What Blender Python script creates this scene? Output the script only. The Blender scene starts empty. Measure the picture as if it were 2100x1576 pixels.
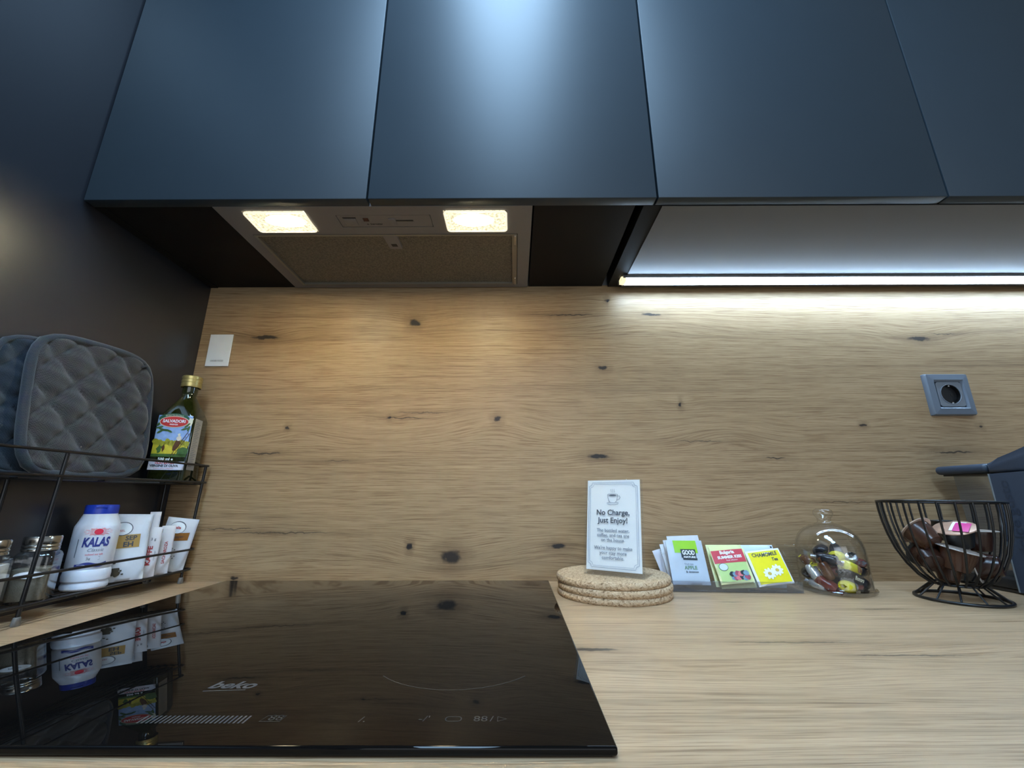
import bpy, bmesh, math, random
from mathutils import Vector, Matrix
R = math.radians
random.seed(7)
scn = bpy.context.scene
COL = scn.collection

# ------------------------------------------------------------------ camera
cam_data = bpy.data.cameras.new('camera')
cam = bpy.data.objects.new('camera', cam_data); COL.objects.link(cam)
cam_data.sensor_width = 36.0
cam_data.lens = 36.0 * 858.88 / 2100.0
cam_data.clip_start = 0.01
_r = Vector((0.99998805, 0.00473244, -0.00122763))
_u = Vector((0.00241774, -0.26042332, 0.96549151))
_f = Vector((-0.00424943, 0.96548294, 0.26043165))
m = Matrix((( _r.x, _u.x, -_f.x, 0.56889616), (_r.y, _u.y, -_f.y, -0.84131083), (_r.z, _u.z, -_f.z, 0.15065561), (0, 0, 0, 1)))
cam.matrix_world = m
scn.camera = cam

# ------------------------------------------------------------------ world, lights, exposure
world = bpy.data.worlds.new('world'); scn.world = world
world.use_nodes = True
bg = world.node_tree.nodes['Background']
bg.inputs[0].default_value = (0.55, 0.7, 1.0, 1); bg.inputs[1].default_value = 0.05
LAMP_HOT = 430.0          # hood lamp bulb spot
LED_STRENGTH = 64.0      # under-cabinet strip
def area(name, loc, sx, sy, power, color, rot=(0, 0, 0)):
    l = bpy.data.lights.new(name, 'AREA'); l.shape = 'RECTANGLE'; l.size = sx; l.size_y = sy
    l.energy = power; l.color = color
    o = bpy.data.objects.new(name, l); COL.objects.link(o); o.location = loc; o.rotation_euler = rot
    return o
area('ceiling_lamp_light', (0.55, -1.40, 1.585), 0.34, 1.9, 56.0, (0.44, 0.70, 1.0))
area('room_fill_light', (1.2, -3.15, 0.45), 2.4, 1.5, 19.0, (0.93, 0.97, 1.0), (R(90), 0, 0))  # added soft fill, no real window; brightens the backsplash and object fronts
scn.cycles.transparent_max_bounces = 32
scn.view_settings.view_transform = 'Standard'
scn.view_settings.look = 'None'
scn.view_settings.gamma = 1.0
scn.view_settings.use_curve_mapping = False
scn.view_settings.exposure = 0.0

# ------------------------------------------------------------------ helpers
def tag(o, label=None, cat=None, group=None, kind=None):
    if label: o['label'] = label
    if cat: o['category'] = cat
    if group: o['group'] = group
    if kind: o['kind'] = kind
    return o
def link(name, me, mat=None, parent=None):
    o = bpy.data.objects.new(name, me); COL.objects.link(o)
    if mat is not None and me is not None and not me.materials: me.materials.append(mat)
    if parent is not None: o.parent = parent
    return o
def thing(name, label, cat, loc=(0, 0, 0), rz=0, group=None):
    o = bpy.data.objects.new(name, None); COL.objects.link(o); o.empty_display_size = 0.02
    o.location = loc; o.rotation_euler = (0, 0, rz)
    return tag(o, label, cat, group)
def copy_tree(o, parent=None):
    c = o.copy(); COL.objects.link(c); c.parent = parent
    for ch in list(o.children): copy_tree(ch, c)
    return c
def finish(bm, name, mat, parent, smooth=True, angle=40):
    me = bpy.data.meshes.new(name)
    bmesh.ops.recalc_face_normals(bm, faces=bm.faces)
    bm.to_mesh(me); bm.free()
    if smooth:
        for p in me.polygons: p.use_smooth = True
        try: me.set_sharp_from_angle(angle=R(angle))
        except Exception: pass
    return link(name, me, mat, parent)
def bm_box(bm, a, b, bev=0.0, seg=2, M=None):
    cx = [(a[i] + b[i]) / 2 for i in range(3)]; s = [abs(b[i] - a[i]) for i in range(3)]
    r = bmesh.ops.create_cube(bm, size=1.0)
    vs = r['verts']
    for v in vs: v.co = Vector((v.co.x * s[0] + cx[0], v.co.y * s[1] + cx[1], v.co.z * s[2] + cx[2]))
    if bev > 0:
        es = list({e for v in vs for e in v.link_edges})
        g = bmesh.ops.bevel(bm, geom=es, offset=bev, segments=seg, profile=0.5, affect='EDGES')
        vs = list({v for f in g['faces'] for v in f.verts} | {v for v in vs if v.is_valid})
    if M is not None:
        for v in vs: v.co = M @ v.co
    return vs
def box(name, a, b, mat, parent=None, bev=0.0, seg=2, M=None):
    bm = bmesh.new(); bm_box(bm, a, b, bev, seg, M)
    return finish(bm, name, mat, parent)
def bm_lathe(bm, prof, seg=32, M=None, close=True):
    M = M or Matrix()
    rings = []
    for r, z in prof:
        if r < 1e-6: rings.append([bm.verts.new(M @ Vector((0, 0, z)))])
        else: rings.append([bm.verts.new(M @ Vector((r * math.cos(2 * math.pi * i / seg), r * math.sin(2 * math.pi * i / seg), z))) for i in range(seg)])
    for A, B in zip(rings, rings[1:]):
        for i in range(seg):
            j = (i + 1) % seg
            if len(A) == 1 and len(B) == 1: continue
            if len(A) == 1: bm.faces.new((A[0], B[j], B[i]))
            elif len(B) == 1: bm.faces.new((A[i], A[j], B[0]))
            else: bm.faces.new((A[i], A[j], B[j], B[i]))
def lathe(name, prof, mat, parent=None, seg=32, M=None, angle=40):
    bm = bmesh.new(); bm_lathe(bm, prof, seg, M)
    return finish(bm, name, mat, parent, angle=angle)
def bm_tube(bm, pts, r, seg=8, closed=False):
    pts = [Vector(p) for p in pts]; n = len(pts); rings = []
    prev = None
    for i, p in enumerate(pts):
        if closed: d = (pts[(i + 1) % n] - pts[i - 1])
        else: d = pts[min(i + 1, n - 1)] - pts[max(i - 1, 0)]
        d.normalize()
        if prev is None:
            a = Vector((0, 0, 1)) if abs(d.z) < 0.9 else Vector((1, 0, 0))
            x = d.cross(a).normalized()
        else:
            x = (prev - d * prev.dot(d)).normalized()
        prev = x; y = d.cross(x)
        rings.append([bm.verts.new(p + (x * math.cos(2 * math.pi * k / seg) + y * math.sin(2 * math.pi * k / seg)) * r) for k in range(seg)])
    m_ = n if closed else n - 1
    for i in range(m_):
        A, B = rings[i], rings[(i + 1) % n]
        if closed and i == n - 1:
            off = min(range(seg), key=lambda o: (A[0].co - B[o].co).length)
            B = B[off:] + B[:off]
        for k in range(seg):
            j = (k + 1) % seg
            bm.faces.new((A[k], A[j], B[j], B[k]))
    if not closed:
        bm.faces.new(rings[0]); bm.faces.new(rings[-1])
def tube(name, pts, r, mat, parent=None, seg=8, closed=False):
    bm = bmesh.new(); bm_tube(bm, pts, r, seg, closed)
    return finish(bm, name, mat, parent, angle=60)
def rrect(x0, y0, x1, y1, r, n=5):
    out = []
    for cx, cy, a0 in ((x1 - r, y1 - r, 0), (x0 + r, y1 - r, 90), (x0 + r, y0 + r, 180), (x1 - r, y0 + r, 270)):
        for i in range(n + 1):
            a = R(a0 + 90 * i / n); out.append((cx + r * math.cos(a), cy + r * math.sin(a)))
    return out
def bm_prism(bm, poly, z0, z1, M=None):
    M = M or Matrix()
    A = [bm.verts.new(M @ Vector((x, y, z0))) for x, y in poly]; B = [bm.verts.new(M @ Vector((x, y, z1))) for x, y in poly]
    bm.faces.new(A[::-1]); bm.faces.new(B)
    for i in range(len(poly)):
        j = (i + 1) % len(poly); bm.faces.new((A[i], A[j], B[j], B[i]))
def prism(name, poly, z0, z1, mat, parent=None, M=None, angle=30):
    bm = bmesh.new(); bm_prism(bm, poly, z0, z1, M)
    return finish(bm, name, mat, parent, angle=angle)
ROTX = Matrix.Rotation(R(90), 4, 'X')      # local xy plane -> xz plane facing -y (z0..z1 runs towards -y)

# print on surfaces: W(u, v, off) gives the local point
def W_front(y=0.0):
    return lambda u, v, off: Vector((u, y - off, v))
def W_top(z=0.0):
    return lambda u, v, off: Vector((u, v, z + off))
def W_cyl(r, z0=0.0):
    return lambda u, v, off: Vector(((r + off) * math.sin(u / r), -(r + off) * math.cos(u / r), z0 + v))
_bf = None
def text_mesh(s, size, bold=0.0, shear=0.0):
    cu = bpy.data.curves.new('lettering', 'FONT'); cu.body = s; cu.size = size; cu.align_x = 'CENTER'; cu.align_y = 'CENTER'
    cu.resolution_u = 3; cu.offset = bold; cu.shear = shear
    o = bpy.data.objects.new('lettering', cu); COL.objects.link(o)
    dg = bpy.context.evaluated_depsgraph_get(); dg.update()
    me = bpy.data.meshes.new_from_object(o.evaluated_get(dg))
    bpy.data.objects.remove(o); bpy.data.curves.remove(cu)
    return me
def lettering(s, size, W, c, mat, parent, off=0.0004, rot=0, bold=0.0, shear=0.0, width=None, bow=0.0, name='lettering'):
    me = text_mesh(s, size, bold, shear); me.name = name
    xs = [v.co.x for v in me.vertices]
    k = 1.0
    if width and xs: k = width / (max(xs) - min(xs))
    ca, sa = math.cos(R(rot)), math.sin(R(rot))
    for v in me.vertices:
        x, y = v.co.x * k, v.co.y
        y -= bow * x * x
        v.co = W(c[0] + x * ca - y * sa, c[1] + x * sa + y * ca, off)
    me.materials.clear()
    return link(name, me, mat, parent)
def patch(name, W, u0, v0, u1, v1, mat, parent, off=0.0003, nu=6, nv=6, fn=None):
    bm = bmesh.new(); g = []
    for j in range(nv + 1):
        row = []
        for i in range(nu + 1):
            u = u0 + (u1 - u0) * i / nu; v = v0 + (v1 - v0) * j / nv
            if fn: u, v = fn(u, v)
            row.append(bm.verts.new(W(u, v, off)))
        g.append(row)
    for j in range(nv):
        for i in range(nu): bm.faces.new((g[j][i], g[j][i + 1], g[j + 1][i + 1], g[j + 1][i]))
    return finish(bm, name, mat, parent)
def blob(name, W, c, ru, rv, mat, parent, off=0.0005, n=24, rot=0, wob=0.0, rings=2, seed=0):
    rnd = random.Random(seed); ca, sa = math.cos(R(rot)), math.sin(R(rot))
    k = [1 + wob * rnd.uniform(-1, 1) for _ in range(n)]
    bm = bmesh.new(); cv = bm.verts.new(W(c[0], c[1], off)); prev = None
    for q in range(1, rings + 1):
        f = q / rings
        ring = []
        for i in range(n):
            a = 2 * math.pi * i / n; x = ru * f * k[i] * math.cos(a); y = rv * f * k[i] * math.sin(a)
            ring.append(bm.verts.new(W(c[0] + x * ca - y * sa, c[1] + x * sa + y * ca, off)))
        for i in range(n):
            j = (i + 1) % n
            if prev is None: bm.faces.new((cv, ring[i], ring[j]))
            else: bm.faces.new((prev[i], ring[i], ring[j], prev[j]))
        prev = ring
    return finish(bm, name, mat, parent)
def stroke(name, W, pts, w, mat, parent, off=0.0005, closed=False):
    bm = bmesh.new(); P = [Vector(p) for p in pts]; n = len(P); L = []
    for i, p in enumerate(P):
        a = P[i - 1] if (closed or i > 0) else P[i]; b = P[(i + 1) % n] if (closed or i < n - 1) else P[i]
        d = (b - a); d = d.normalized() if d.length > 0 else Vector((1, 0)); nn = Vector((-d.y, d.x)) * w / 2
        q1 = p + nn; q2 = p - nn
        L.append((bm.verts.new(W(q1.x, q1.y, off)), bm.verts.new(W(q2.x, q2.y, off))))
    for i in range(n if closed else n - 1):
        A, B = L[i], L[(i + 1) % n]; bm.faces.new((A[0], B[0], B[1], A[1]))
    return finish(bm, name, mat, parent, smooth=False)

# ------------------------------------------------------------------ materials
def newmat(name):
    mt = bpy.data.materials.new(name); mt.use_nodes = True
    nt = mt.node_tree; return mt, nt, nt.nodes['Principled BSDF']
def N(nt, t, **k):
    n = nt.nodes.new(t)
    for a, b in k.items(): setattr(n, a, b)
    return n
def pm(name, col, rough=0.5, metal=0.0, spec=0.5, var=0.06, scale=60.0, bump=0.0, bscale=400.0, coat=0.0, emit=None, sss=0.0):
    mt, nt, b = newmat(name)
    tc = N(nt, 'ShaderNodeTexCoord'); no = N(nt, 'ShaderNodeTexNoise'); no.inputs['Scale'].default_value = scale; no.inputs['Detail'].default_value = 4
    nt.links.new(tc.outputs['Object'], no.inputs['Vector'])
    mx = N(nt, 'ShaderNodeMix', data_type='RGBA')
    nt.links.new(no.outputs['Fac'], mx.inputs[0])
    mx.inputs[6].default_value = tuple(c * (1 - var) for c in col) + (1,)
    mx.inputs[7].default_value = tuple(min(1, c * (1 + var)) for c in col) + (1,)
    nt.links.new(mx.outputs[2], b.inputs['Base Color'])
    b.inputs['Roughness'].default_value = rough; b.inputs['Metallic'].default_value = metal
    b.inputs['Specular IOR Level'].default_value = spec; b.inputs['Coat Weight'].default_value = coat
    if sss: b.inputs['Subsurface Weight'].default_value = sss; b.inputs['Subsurface Scale'].default_value = 0.005
    if bump > 0:
        n2 = N(nt, 'ShaderNodeTexNoise'); n2.inputs['Scale'].default_value = bscale; n2.inputs['Detail'].default_value = 3
        bp = N(nt, 'ShaderNodeBump'); bp.inputs['Strength'].default_value = bump; bp.inputs['Distance'].default_value = 0.001
        nt.links.new(tc.outputs['Object'], n2.inputs['Vector']); nt.links.new(n2.outputs['Fac'], bp.inputs['Height']); nt.links.new(bp.outputs[0], b.inputs['Normal'])
    if emit: b.inputs['Emission Color'].default_value = tuple(emit[:3]) + (1,); b.inputs['Emission Strength'].default_value = emit[3]
    return mt
def clear(name, tint=(0.98, 0.985, 0.98), rough=0.03, ior=1.45, boost=1.0, haze=0.0):
    """thin clear sheet: what is not reflected goes straight through"""
    mt = bpy.data.materials.new(name); mt.use_nodes = True; nt = mt.node_tree; nt.nodes.clear()
    out = N(nt, 'ShaderNodeOutputMaterial'); tr = N(nt, 'ShaderNodeBsdfTransparent'); gl = N(nt, 'ShaderNodeBsdfGlossy')
    tr.inputs[0].default_value = tuple(tint) + (1,); gl.inputs['Roughness'].default_value = rough
    f0 = ((ior - 1) / (ior + 1)) ** 2
    ge = N(nt, 'ShaderNodeNewGeometry'); dt = N(nt, 'ShaderNodeVectorMath', operation='DOT_PRODUCT')
    nt.links.new(ge.outputs['Incoming'], dt.inputs[0]); nt.links.new(ge.outputs['Normal'], dt.inputs[1])
    ab = N(nt, 'ShaderNodeMath', operation='ABSOLUTE'); nt.links.new(dt.outputs['Value'], ab.inputs[0])
    iv = N(nt, 'ShaderNodeMath', operation='SUBTRACT'); iv.inputs[0].default_value = 1.0; nt.links.new(ab.outputs[0], iv.inputs[1])
    pw_ = N(nt, 'ShaderNodeMath', operation='POWER'); nt.links.new(iv.outputs[0], pw_.inputs[0]); pw_.inputs[1].default_value = 5.0
    fr = N(nt, 'ShaderNodeMath', operation='MULTIPLY_ADD'); nt.links.new(pw_.outputs[0], fr.inputs[0]); fr.inputs[1].default_value = 1 - f0; fr.inputs[2].default_value = f0
    no = N(nt, 'ShaderNodeTexNoise'); no.inputs['Scale'].default_value = 30
    mu = N(nt, 'ShaderNodeMath', operation='MULTIPLY_ADD'); mu.use_clamp = True
    nt.links.new(fr.outputs[0], mu.inputs[0]); mu.inputs[1].default_value = boost; mu.inputs[2].default_value = 0.0
    bp = N(nt, 'ShaderNodeBump'); bp.inputs['Strength'].default_value = 0.05; bp.inputs['Distance'].default_value = 0.002
    nt.links.new(no.outputs[0], bp.inputs['Height']); nt.links.new(bp.outputs[0], gl.inputs['Normal'])
    mx = N(nt, 'ShaderNodeMixShader'); nt.links.new(mu.outputs[0], mx.inputs[0]); nt.links.new(tr.outputs[0], mx.inputs[1]); nt.links.new(gl.outputs[0], mx.inputs[2])
    last = mx
    if haze > 0:
        df = N(nt, 'ShaderNodeBsdfDiffuse'); df.inputs[0].default_value = (0.85, 0.87, 0.88, 1)
        m2 = N(nt, 'ShaderNodeMixShader'); m2.inputs[0].default_value = haze
        nt.links.new(mx.outputs[0], m2.inputs[1]); nt.links.new(df.outputs[0], m2.inputs[2]); last = m2
    nt.links.new(last.outputs[0], out.inputs[0])
    return mt

def wood(name, vert, knots, seed=0.0, light=(0.46, 0.315, 0.175), mid=(0.40, 0.268, 0.145), dark=(0.30, 0.195, 0.105), rough=0.42):
    """oak decor running along x; knots: (u, v, half length, half height, darkness, bell radius u, bell radius v, bell height)"""
    mt, nt, b = newmat(name); L = nt.links.new
    tc = N(nt, 'ShaderNodeTexCoord'); sp = N(nt, 'ShaderNodeSeparateXYZ'); L(tc.outputs['Object'], sp.inputs[0])
    U = sp.outputs['X']; V = sp.outputs['Z' if vert else 'Y']
    base = N(nt, 'ShaderNodeCombineXYZ'); L(U, base.inputs[0]); L(V, base.inputs[1]); base.inputs[2].default_value = seed
    def math_(op, a, c, clamp=False):
        n = N(nt, 'ShaderNodeMath', operation=op); n.use_clamp = clamp
        for i, x in enumerate((a, c)):
            if x is None: continue
            if isinstance(x, (int, float)): n.inputs[i].default_value = x
            else: L(x, n.inputs[i])
        return n.outputs[0]
    def noise(vec, scale, detail=4, rough_=0.5):
        n = N(nt, 'ShaderNodeTexNoise'); n.inputs['Scale'].default_value = scale; n.inputs['Detail'].default_value = detail; n.inputs['Roughness'].default_value = rough_
        L(vec, n.inputs['Vector']); return n.outputs['Fac']
    def mapping(vec, sc, loc=(0, 0, 0)):
        n = N(nt, 'ShaderNodeMapping'); n.inputs['Scale'].default_value = sc; n.inputs['Location'].default_value = loc; L(vec, n.inputs[0]); return n.outputs[0]
    def rng(x, a, c, d, e, smooth=True):
        n = N(nt, 'ShaderNodeMapRange'); n.interpolation_type = 'SMOOTHSTEP' if smooth else 'LINEAR'
        L(x, n.inputs[0]); n.inputs[1].default_value = a; n.inputs[2].default_value = c; n.inputs[3].default_value = d; n.inputs[4].default_value = e; return n.outputs[0]
    # slow waviness of the grain
    w1 = noise(mapping(base.outputs[0], (0.9, 5.0, 1.0)), 1.0, 2)
    w2 = noise(mapping(base.outputs[0], (5.0, 22.0, 1.0)), 1.0, 2)
    F = math_('ADD', V, math_('MULTIPLY', math_('SUBTRACT', w1, 0.5), 0.045))
    F = math_('ADD', F, math_('MULTIPLY', math_('SUBTRACT', w2, 0.5), 0.004))
    # wobbling coordinates for knot outlines
    wn = N(nt, 'ShaderNodeTexNoise'); wn.inputs['Scale'].default_value = 70; wn.inputs['Detail'].default_value = 3; L(base.outputs[0], wn.inputs['Vector'])
    vm = N(nt, 'ShaderNodeVectorMath', operation='SUBTRACT'); L(wn.outputs['Color'], vm.inputs[0]); vm.inputs[1].default_value = (0.5, 0.5, 0.5)
    vs = N(nt, 'ShaderNodeVectorMath', operation='MULTIPLY'); L(vm.outputs[0], vs.inputs[0]); vs.inputs[1].default_value = (0.022, 0.009, 0)
    va = N(nt, 'ShaderNodeVectorMath', operation='ADD'); L(base.outputs[0], va.inputs[0]); L(vs.outputs[0], va.inputs[1])
    darkm = None; halo = None
    def ell(vec, ku, kv, ru, rv):
        mp = mapping(vec, (1 / ru, 1 / rv, 0), (-ku / ru, -kv / rv, 0))
        ln = N(nt, 'ShaderNodeVectorMath', operation='LENGTH'); L(mp, ln.inputs[0]); return ln.outputs['Value']
    for (ku, kv, ru, rv, dk, bu, bv, bh) in knots:
        if bh:
            bell = rng(ell(base.outputs[0], ku, kv, bu * 2.3, bv * 2.2), 0, 1, bh * 0.55, 0)
            F = math_('ADD', F, bell)
        if dk > 0:
            d = ell(va.outputs[0], ku, kv, ru, rv)
            mk = rng(d, 0.55, 1.25, dk, 0)
            darkm = mk if darkm is None else math_('MAXIMUM', darkm, mk)
            hl = rng(ell(va.outputs[0], ku, kv, ru * 3.2, rv * 3.6 + 0.006), 0.1, 1.0, 0.55 * dk, 0)
            halo = hl if halo is None else math_('MAXIMUM', halo, hl)
    ringv = N(nt, 'ShaderNodeCombineXYZ'); L(math_('MULTIPLY', U, 0.8), ringv.inputs[0]); L(math_('MULTIPLY', F, 74.0), ringv.inputs[1]); ringv.inputs[2].default_value = seed
    rings = noise(ringv.outputs[0], 1.0, 5, 0.62)
    slowv = N(nt, 'ShaderNodeCombineXYZ'); L(math_('MULTIPLY', U, 0.9), slowv.inputs[0]); L(math_('MULTIPLY', F, 11.0), slowv.inputs[1]); slowv.inputs[2].default_value = seed + 4
    slow = noise(slowv.outputs[0], 1.0, 3, 0.5)
    finev = N(nt, 'ShaderNodeCombineXYZ'); L(math_('MULTIPLY', U, 14.0), finev.inputs[0]); L(math_('MULTIPLY', F, 820.0), finev.inputs[1])
    fine = noise(finev.outputs[0], 1.0, 3, 0.6)
    linev = N(nt, 'ShaderNodeCombineXYZ'); L(math_('MULTIPLY', U, 3.5), linev.inputs[0]); L(math_('MULTIPLY', F, 250.0), linev.inputs[1]); linev.inputs[2].default_value = seed + 9
    lines = noise(linev.outputs[0], 1.0, 2, 0.5)
    t = math_('ADD', math_('MULTIPLY', rings, 0.62), math_('MULTIPLY', slow, 0.38))
    ramp = N(nt, 'ShaderNodeValToRGB'); L(t, ramp.inputs[0])
    e = ramp.color_ramp.elements; e[0].position = 0.33; e[0].color = dark + (1,); e[1].position = 0.62; e[1].color = light + (1,)
    q = ramp.color_ramp.elements.new(0.46); q.color = mid + (1,)
    def mixc(fac, a, bcol, mode='MULTIPLY'):
        n = N(nt, 'ShaderNodeMix', data_type='RGBA', blend_type=mode)
        if isinstance(fac, float): n.inputs[0].default_value = fac
        else: L(fac, n.inputs[0])
        L(a, n.inputs[6])
        if isinstance(bcol, tuple): n.inputs[7].default_value = bcol + (1,)
        else: L(bcol, n.inputs[7])
        return n.outputs[2]
    c = ramp.outputs[0]
    c = mixc(rng(fine, 0.47, 0.62, 0.0, 0.85), c, (0.60, 0.52, 0.45))
    c = mixc(rng(lines, 0.54, 0.72, 0.0, 0.50), c, (0.52, 0.45, 0.38))
    c = mixc(rng(fine, 0.30, 0.46, 0.35, 0.0), c, (1.0, 0.93, 0.82), 'SCREEN') if False else c
    if halo is not None:
        c = mixc(halo, c, (0.42, 0.37, 0.33))
        c = mixc(darkm, c, (0.018, 0.014, 0.013), 'MIX')
    L(c, b.inputs['Base Color'])
    b.inputs['Roughness'].default_value = rough
    b.inputs['Specular IOR Level'].default_value = 0.4
    bp = N(nt, 'ShaderNodeBump'); bp.inputs['Strength'].default_value = 0.25; bp.inputs['Distance'].default_value = 0.0006
    L(fine, bp.inputs['Height']); L(bp.outputs[0], b.inputs['Normal'])
    return mt

back_knots = [
    (0.036, 0.483, 0.030, 0.0045, 0.95, 0.05, 0.018, 0.022), (0.354, 0.516, 0.011, 0.008, 1.0, 0.05, 0.016, 0.02),
    (0.69, 0.533, 0.055, 0.0014, 0.8, 0, 0, 0), (0.110, 0.2865, 0.004, 0.0028, 0.9, 0.07, 0.012, -0.018),
    (0.3165, 0.3071, 0.006, 0.0028, 1.0, 0.03, 0.008, 0.01), (0.340, 0.306, 0.045, 0.0010, 0.7, 0, 0, 0), (0.38, 0.317, 0.05, 0.0012, 0.5, 0, 0, 0),
    (0.5353, 0.3037, 0.007, 0.006, 0.95, 0.060, 0.022, -0.035), (0.52, 0.272, 0, 0, 0, 0.09, 0.02, -0.02),
    (0.073, 0.2356, 0.035, 0.0020, 0.75, 0, 0, 0), (0.756, 0.412, 0.010, 0.0045, 0.95, 0.04, 0.012, 0.012),
    (0.91, 0.333, 0.0035, 0.0055, 1.0, 0.03, 0.012, 0.01), (0.737, 0.228, 0.022, 0.0048, 1.0, 0.05, 0.012, -0.012),
    (0.3718, 0.0601, 0.0045, 0.0055, 1.0, 0.03, 0.012, 0.008), (0.4506, 0.042, 0.017, 0.0135, 0.95, 0.065, 0.028, 0.03),
    (0.652, 0.0605, 0.016, 0.0045, 1.0, 0.05, 0.018, -0.02), (0.049, 0.006, 0.008, 0.003, 0.9, 0, 0, 0),
    (0.8676, 0.5339, 0.022, 0.0028, 0.9, 0.05, 0.01, 0.012), (1.4337, 0.4756, 0.022, 0.0042, 0.9, 0.07, 0.022, 0.028),
    (1.49, 0.486, 0.035, 0.0010, 0.6, 0, 0, 0), (0.7742, 0.5667, 0.0035, 0.004, 1.0, 0.02, 0.008, 0.006), (1.274, 0.2902, 0.006, 0.0022, 0.9, 0.04, 0.01, 0.01),
    (1.0864, 0.2243, 0.020, 0.0013, 0.85, 0, 0, 0), (1.5081, 0.2867, 0.005, 0.0022, 0.9, 0.05, 0.014, 0.012),
    (1.445, 0.2352, 0.040, 0.0016, 0.8, 0, 0, 0), (0.13, 0.085, 0.10, 0.0014, 0.6, 0, 0, 0), (0.02, 0.092, 0.05, 0.0012, 0.6, 0, 0, 0),
    (1.0, 0.2756, 0, 0, 0, 0.07, 0.022, -0.035), (0.94, 0.258, 0.05, 0.0010, 0.6, 0, 0, 0), (0.15, 0.27, 0, 0, 0, 0.06, 0.016, -0.024), (0.16, 0.055, 0, 0, 0, 0.12, 0.018, -0.03),
    (0.93, 0.105, 0, 0, 0, 0.09, 0.03, 0.045), (0.86, 0.515, 0, 0, 0, 0.1, 0.02, -0.025), (0.22, 0.22, 0.03, 0.0009, 0.5, 0, 0, 0), (1.2, 0.14, 0.06, 0.0009, 0.5, 0, 0, 0),
]
top_knots = [
    (0.650, -0.3576, 0.026, 0.0045, 0.85, 0.05, 0.016, -0.02), (0.87, -0.335, 0.07, 0.0018, 0.6, 0, 0, 0), (0.949, -0.3736, 0.06, 0.0018, 0.6, 0, 0, 0),
    (1.09, -0.34, 0, 0, 0, 0.12, 0.02, -0.04), (1.0717, -0.1983, 0.03, 0.0014, 0.7, 0, 0, 0), (0.8907, -0.158, 0.02, 0.003, 0.4, 0.05, 0.02, 0.02),
    (0.77, -0.425, 0, 0, 0, 0.10, 0.022, 0.035), (1.16, -0.26, 0, 0, 0, 0.2, 0.02, 0.03), (0.6, -0.20, 0, 0, 0, 0.2, 0.02, 0.03), (1.02, -0.40, 0, 0, 0, 0.08, 0.015, 0.02),
]
M_back = wood('oak_decor_backsplash', True, back_knots, 0.0)
M_top = wood('oak_decor_worktop', False, top_knots, 7.3, light=(0.53, 0.36, 0.215), mid=(0.455, 0.305, 0.178), dark=(0.335, 0.222, 0.128), rough=0.38)
M_door = pm('anthracite_laminate', (0.024, 0.037, 0.049), 0.46, spec=0.45, var=0.05, scale=20, bump=0.04, bscale=900)
M_carc = pm('anthracite_board', (0.010, 0.009, 0.0085), 0.65, spec=0.2, var=0.08, bump=0.03)
M_wallpanel = pm('anthracite_wall_panel', (0.018, 0.020, 0.026), 0.33, spec=0.8, var=0.05, scale=15, bump=0.04, bscale=900)
M_under = pm('grey_underside_board', (0.105, 0.097, 0.092), 0.5, var=0.05, scale=12, bump=0.03)
M_plaster = pm('white_plaster', (0.62, 0.61, 0.59), 0.8, var=0.04, scale=8, bump=0.1, bscale=120)
M_floor = pm('floor_tile', (0.22, 0.19, 0.16), 0.5, var=0.1, scale=6)
M_hood = pm('silver_painted_steel', (0.26, 0.24, 0.23), 0.42, metal=0.2, var=0.04)
M_hooddark = pm('hood_groove', (0.02, 0.018, 0.017), 0.5)
M_black = pm('black_plastic', (0.012, 0.012, 0.013), 0.35)
M_wire = pm('black_coated_wire', (0.006, 0.006, 0.007), 0.32, var=0.1)
M_alu = pm('aluminium_profile', (0.55, 0.56, 0.58), 0.3, metal=0.9)
M_chrome = pm('chrome', (0.75, 0.73, 0.70), 0.14, metal=1.0)
M_white = pm('white_paper', (0.86, 0.88, 0.91), 0.55, var=0.02)
M_ink = pm('dark_ink', (0.05, 0.06, 0.08), 0.6)
M_inkgrey = pm('grey_ink', (0.17, 0.20, 0.25), 0.6)
M_borderink = pm('soft_grey_ink', (0.32, 0.37, 0.46), 0.6)
M_red = pm('red_print', (0.55, 0.03, 0.03), 0.45)
M_navy = pm('navy_print', (0.02, 0.035, 0.22), 0.45)
M_acrylic = clear('clear_acrylic', (0.985, 0.988, 0.985), 0.04, 1.49, 0.8, haze=0.006)
M_glass = clear('clear_glass', (0.982, 0.985, 0.982), 0.02, 1.5, 1.9)
M_ghost = clear('smoked_clear_tank', (0.72, 0.74, 0.76), 0.1, 1.4, 1.0, haze=0.04)

# =================================================================== SETTING
XL = -0.105; XR = 3.2; YB = -3.2; ZF = -0.9; ZC = 1.60
def struct(name, a, b, mat, label=None): return tag(box(name, a, b, mat), label, None, None, 'structure')
struct('wall_back', (XL - 0.1, 0.012, ZF), (XR, 0.10, ZC), M_plaster)
struct('wall_left', (XL - 0.10, YB, ZF), (XL, 0.012, ZC), M_wallpanel, 'dark anthracite laminate side wall at the left of the counter')
struct('wall_right', (XR, YB, ZF), (XR + 0.1, 0.10, ZC), M_plaster)
struct('wall_front', (XL - 0.1, YB - 0.1, ZF), (XR + 0.1, YB, ZC), M_plaster)
struct('floor', (XL - 0.1, YB - 0.1, ZF - 0.05), (XR + 0.1, 0.1, ZF), M_floor)
struct('ceiling', (XL - 0.1, YB - 0.1, ZC), (XR + 0.1, 0.1, ZC + 0.05), M_plaster)

bs = box('backsplash', (XL + 0.0005, 0.0, -0.030), (2.2, 0.0115, 0.604), M_back)
tag(bs, 'knotty oak-look panel covering the wall between worktop and upper cabinets', 'backsplash')
wt = box('worktop', (XL + 0.0005, -0.605, -0.038), (2.2, -0.0006, 0.0), M_top, bev=0.0008, seg=1)
tag(wt, 'pale oak-look worktop running along the whole wall', 'worktop')

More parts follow.
